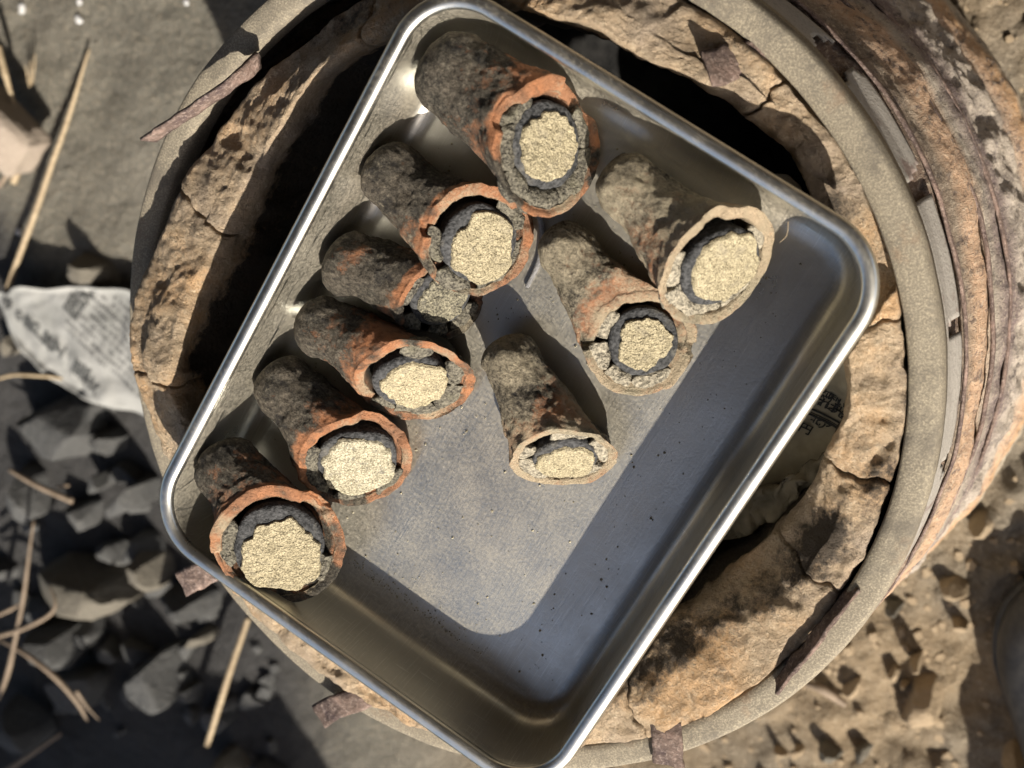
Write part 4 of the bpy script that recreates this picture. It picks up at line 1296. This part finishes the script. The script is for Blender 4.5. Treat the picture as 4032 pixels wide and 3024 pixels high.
for c, w, h in rows:
    for a in np.linspace(0, 2 * math.pi, 20, endpoint=False):
        ca, sa = math.cos(a), math.sin(a)
        V.append(c + sd_ * w * np.sign(ca) * abs(ca) ** .8 + np.array([0, 0, .016 + (h - .0) * (max(sa, 0) ** .8)]))
        V2.append(c + sd_ * (w + .003) * np.sign(ca) * abs(ca) ** .6 + np.array([0, 0, .009 + .0085 * np.sign(sa) * abs(sa) ** .3]))
fcs = grid_faces(len(rows), 20, True)
fcs += [tuple(range(20))[::-1], tuple((len(rows) - 1) * 20 + i for i in range(20))]
obj('upper', V, fcs, MT['rubber'], shoe)
obj('sole', V2, fcs, MT['rubber'], shoe)
# ankle opening cuff at the heel half
P = [rows[i][0] + np.array([0, 0, rows[i][2] + .018]) for i in (17, 20, 23, 26, 28)]
V, fc = tube(spline(P, 14), [.012, .026, .028, .022], 14, .7)
obj('collar', V, fc, MT['leather'], shoe)

# ------------------------------------------------------------------ unseen crate below left, made up to cast the shade on the rubble
ga, gb = at(330, 2440, 0), at(1060, 2725, 0)
ch = 0.42
off = np.array([sv[0], sv[1], 0]) / math.hypot(sv[0], sv[1]) * ch / math.tan(R(SUN_EL))
a_, b_ = ga + off, gb + off
ed = unit((b_ - a_) * np.array([1, 1, 0]))
inw = np.array([ed[1], -ed[0], 0])
crate = empty('shade_crate', ((a_ + b_) / 2 * np.array([1, 1, 0]) + inw * .25))
tag(crate, 'unseen slatted crate added below left of the stove to shade the rubble', 'crate')
ex0 = a_ - ed * 0.25
ln = np.linalg.norm((b_ - a_)[:2]) + 0.25 + 0.01
for side in range(2):
    for sl in range(5):
        zc = 0.045 + sl * 0.082
        c = ex0 + ed * ln / 2 + inw * (0.01 if side == 0 else 0.49)
        Vq, Fq = box_pts((c[0], c[1], zc), [ed, inw, (0, 0, 1)], (ln / 2, 0.009, 0.0395), .002, sl + side * 7)
        obj('slat', Vq, Fq, MT['wood'], crate)
for sl in range(6):
    c = ex0 + ed * ln * (sl + .5) / 6 + inw * 0.25
    Vq, Fq = box_pts((c[0], c[1], ch - 0.006), [ed, inw, (0, 0, 1)], (ln / 12 - .001, 0.25, 0.007), .002, sl + 20)
    obj('lid_board', Vq, Fq, MT['wood'], crate)

# ------------------------------------------------------------------ unseen shed; its eave is added to cut sky light over the working place
shed = empty('unseen_shed', (0, 1.6, 0))
tag(shed, 'unseen dark wooden shed, its eave added to cut sky light over the stove', 'shed')
EZ, EY0, EY1 = 2.4, -0.50, 1.6
I3 = [(1, 0, 0), (0, 1, 0), (0, 0, 1)]
for i in range(12):
    x = -3.3 + i * 0.6
    Vq, Fq = box_pts((x, 1.6, 1.22), I3, (0.298, 0.015, 1.22), .004, 40 + i)
    obj('wall_board', Vq, Fq, MT['shed'], shed)
for i in range(10):
    y = EY0 + (i + 0.5) * 0.2
    Vq, Fq = box_pts((0, y, EZ + 0.05), I3, (3.6, 0.099, 0.012), .003, 60 + i)
    obj('roof_board', Vq, Fq, MT['shed'], shed)
for i in range(7):
    Vq, Fq = box_pts((-3.0 + i, (EY0 + EY1) / 2, EZ), I3, (0.035, (EY1 - EY0) / 2 - .03, 0.036), .003, 80 + i)
    obj('rafter', Vq, Fq, MT['shed'], shed)
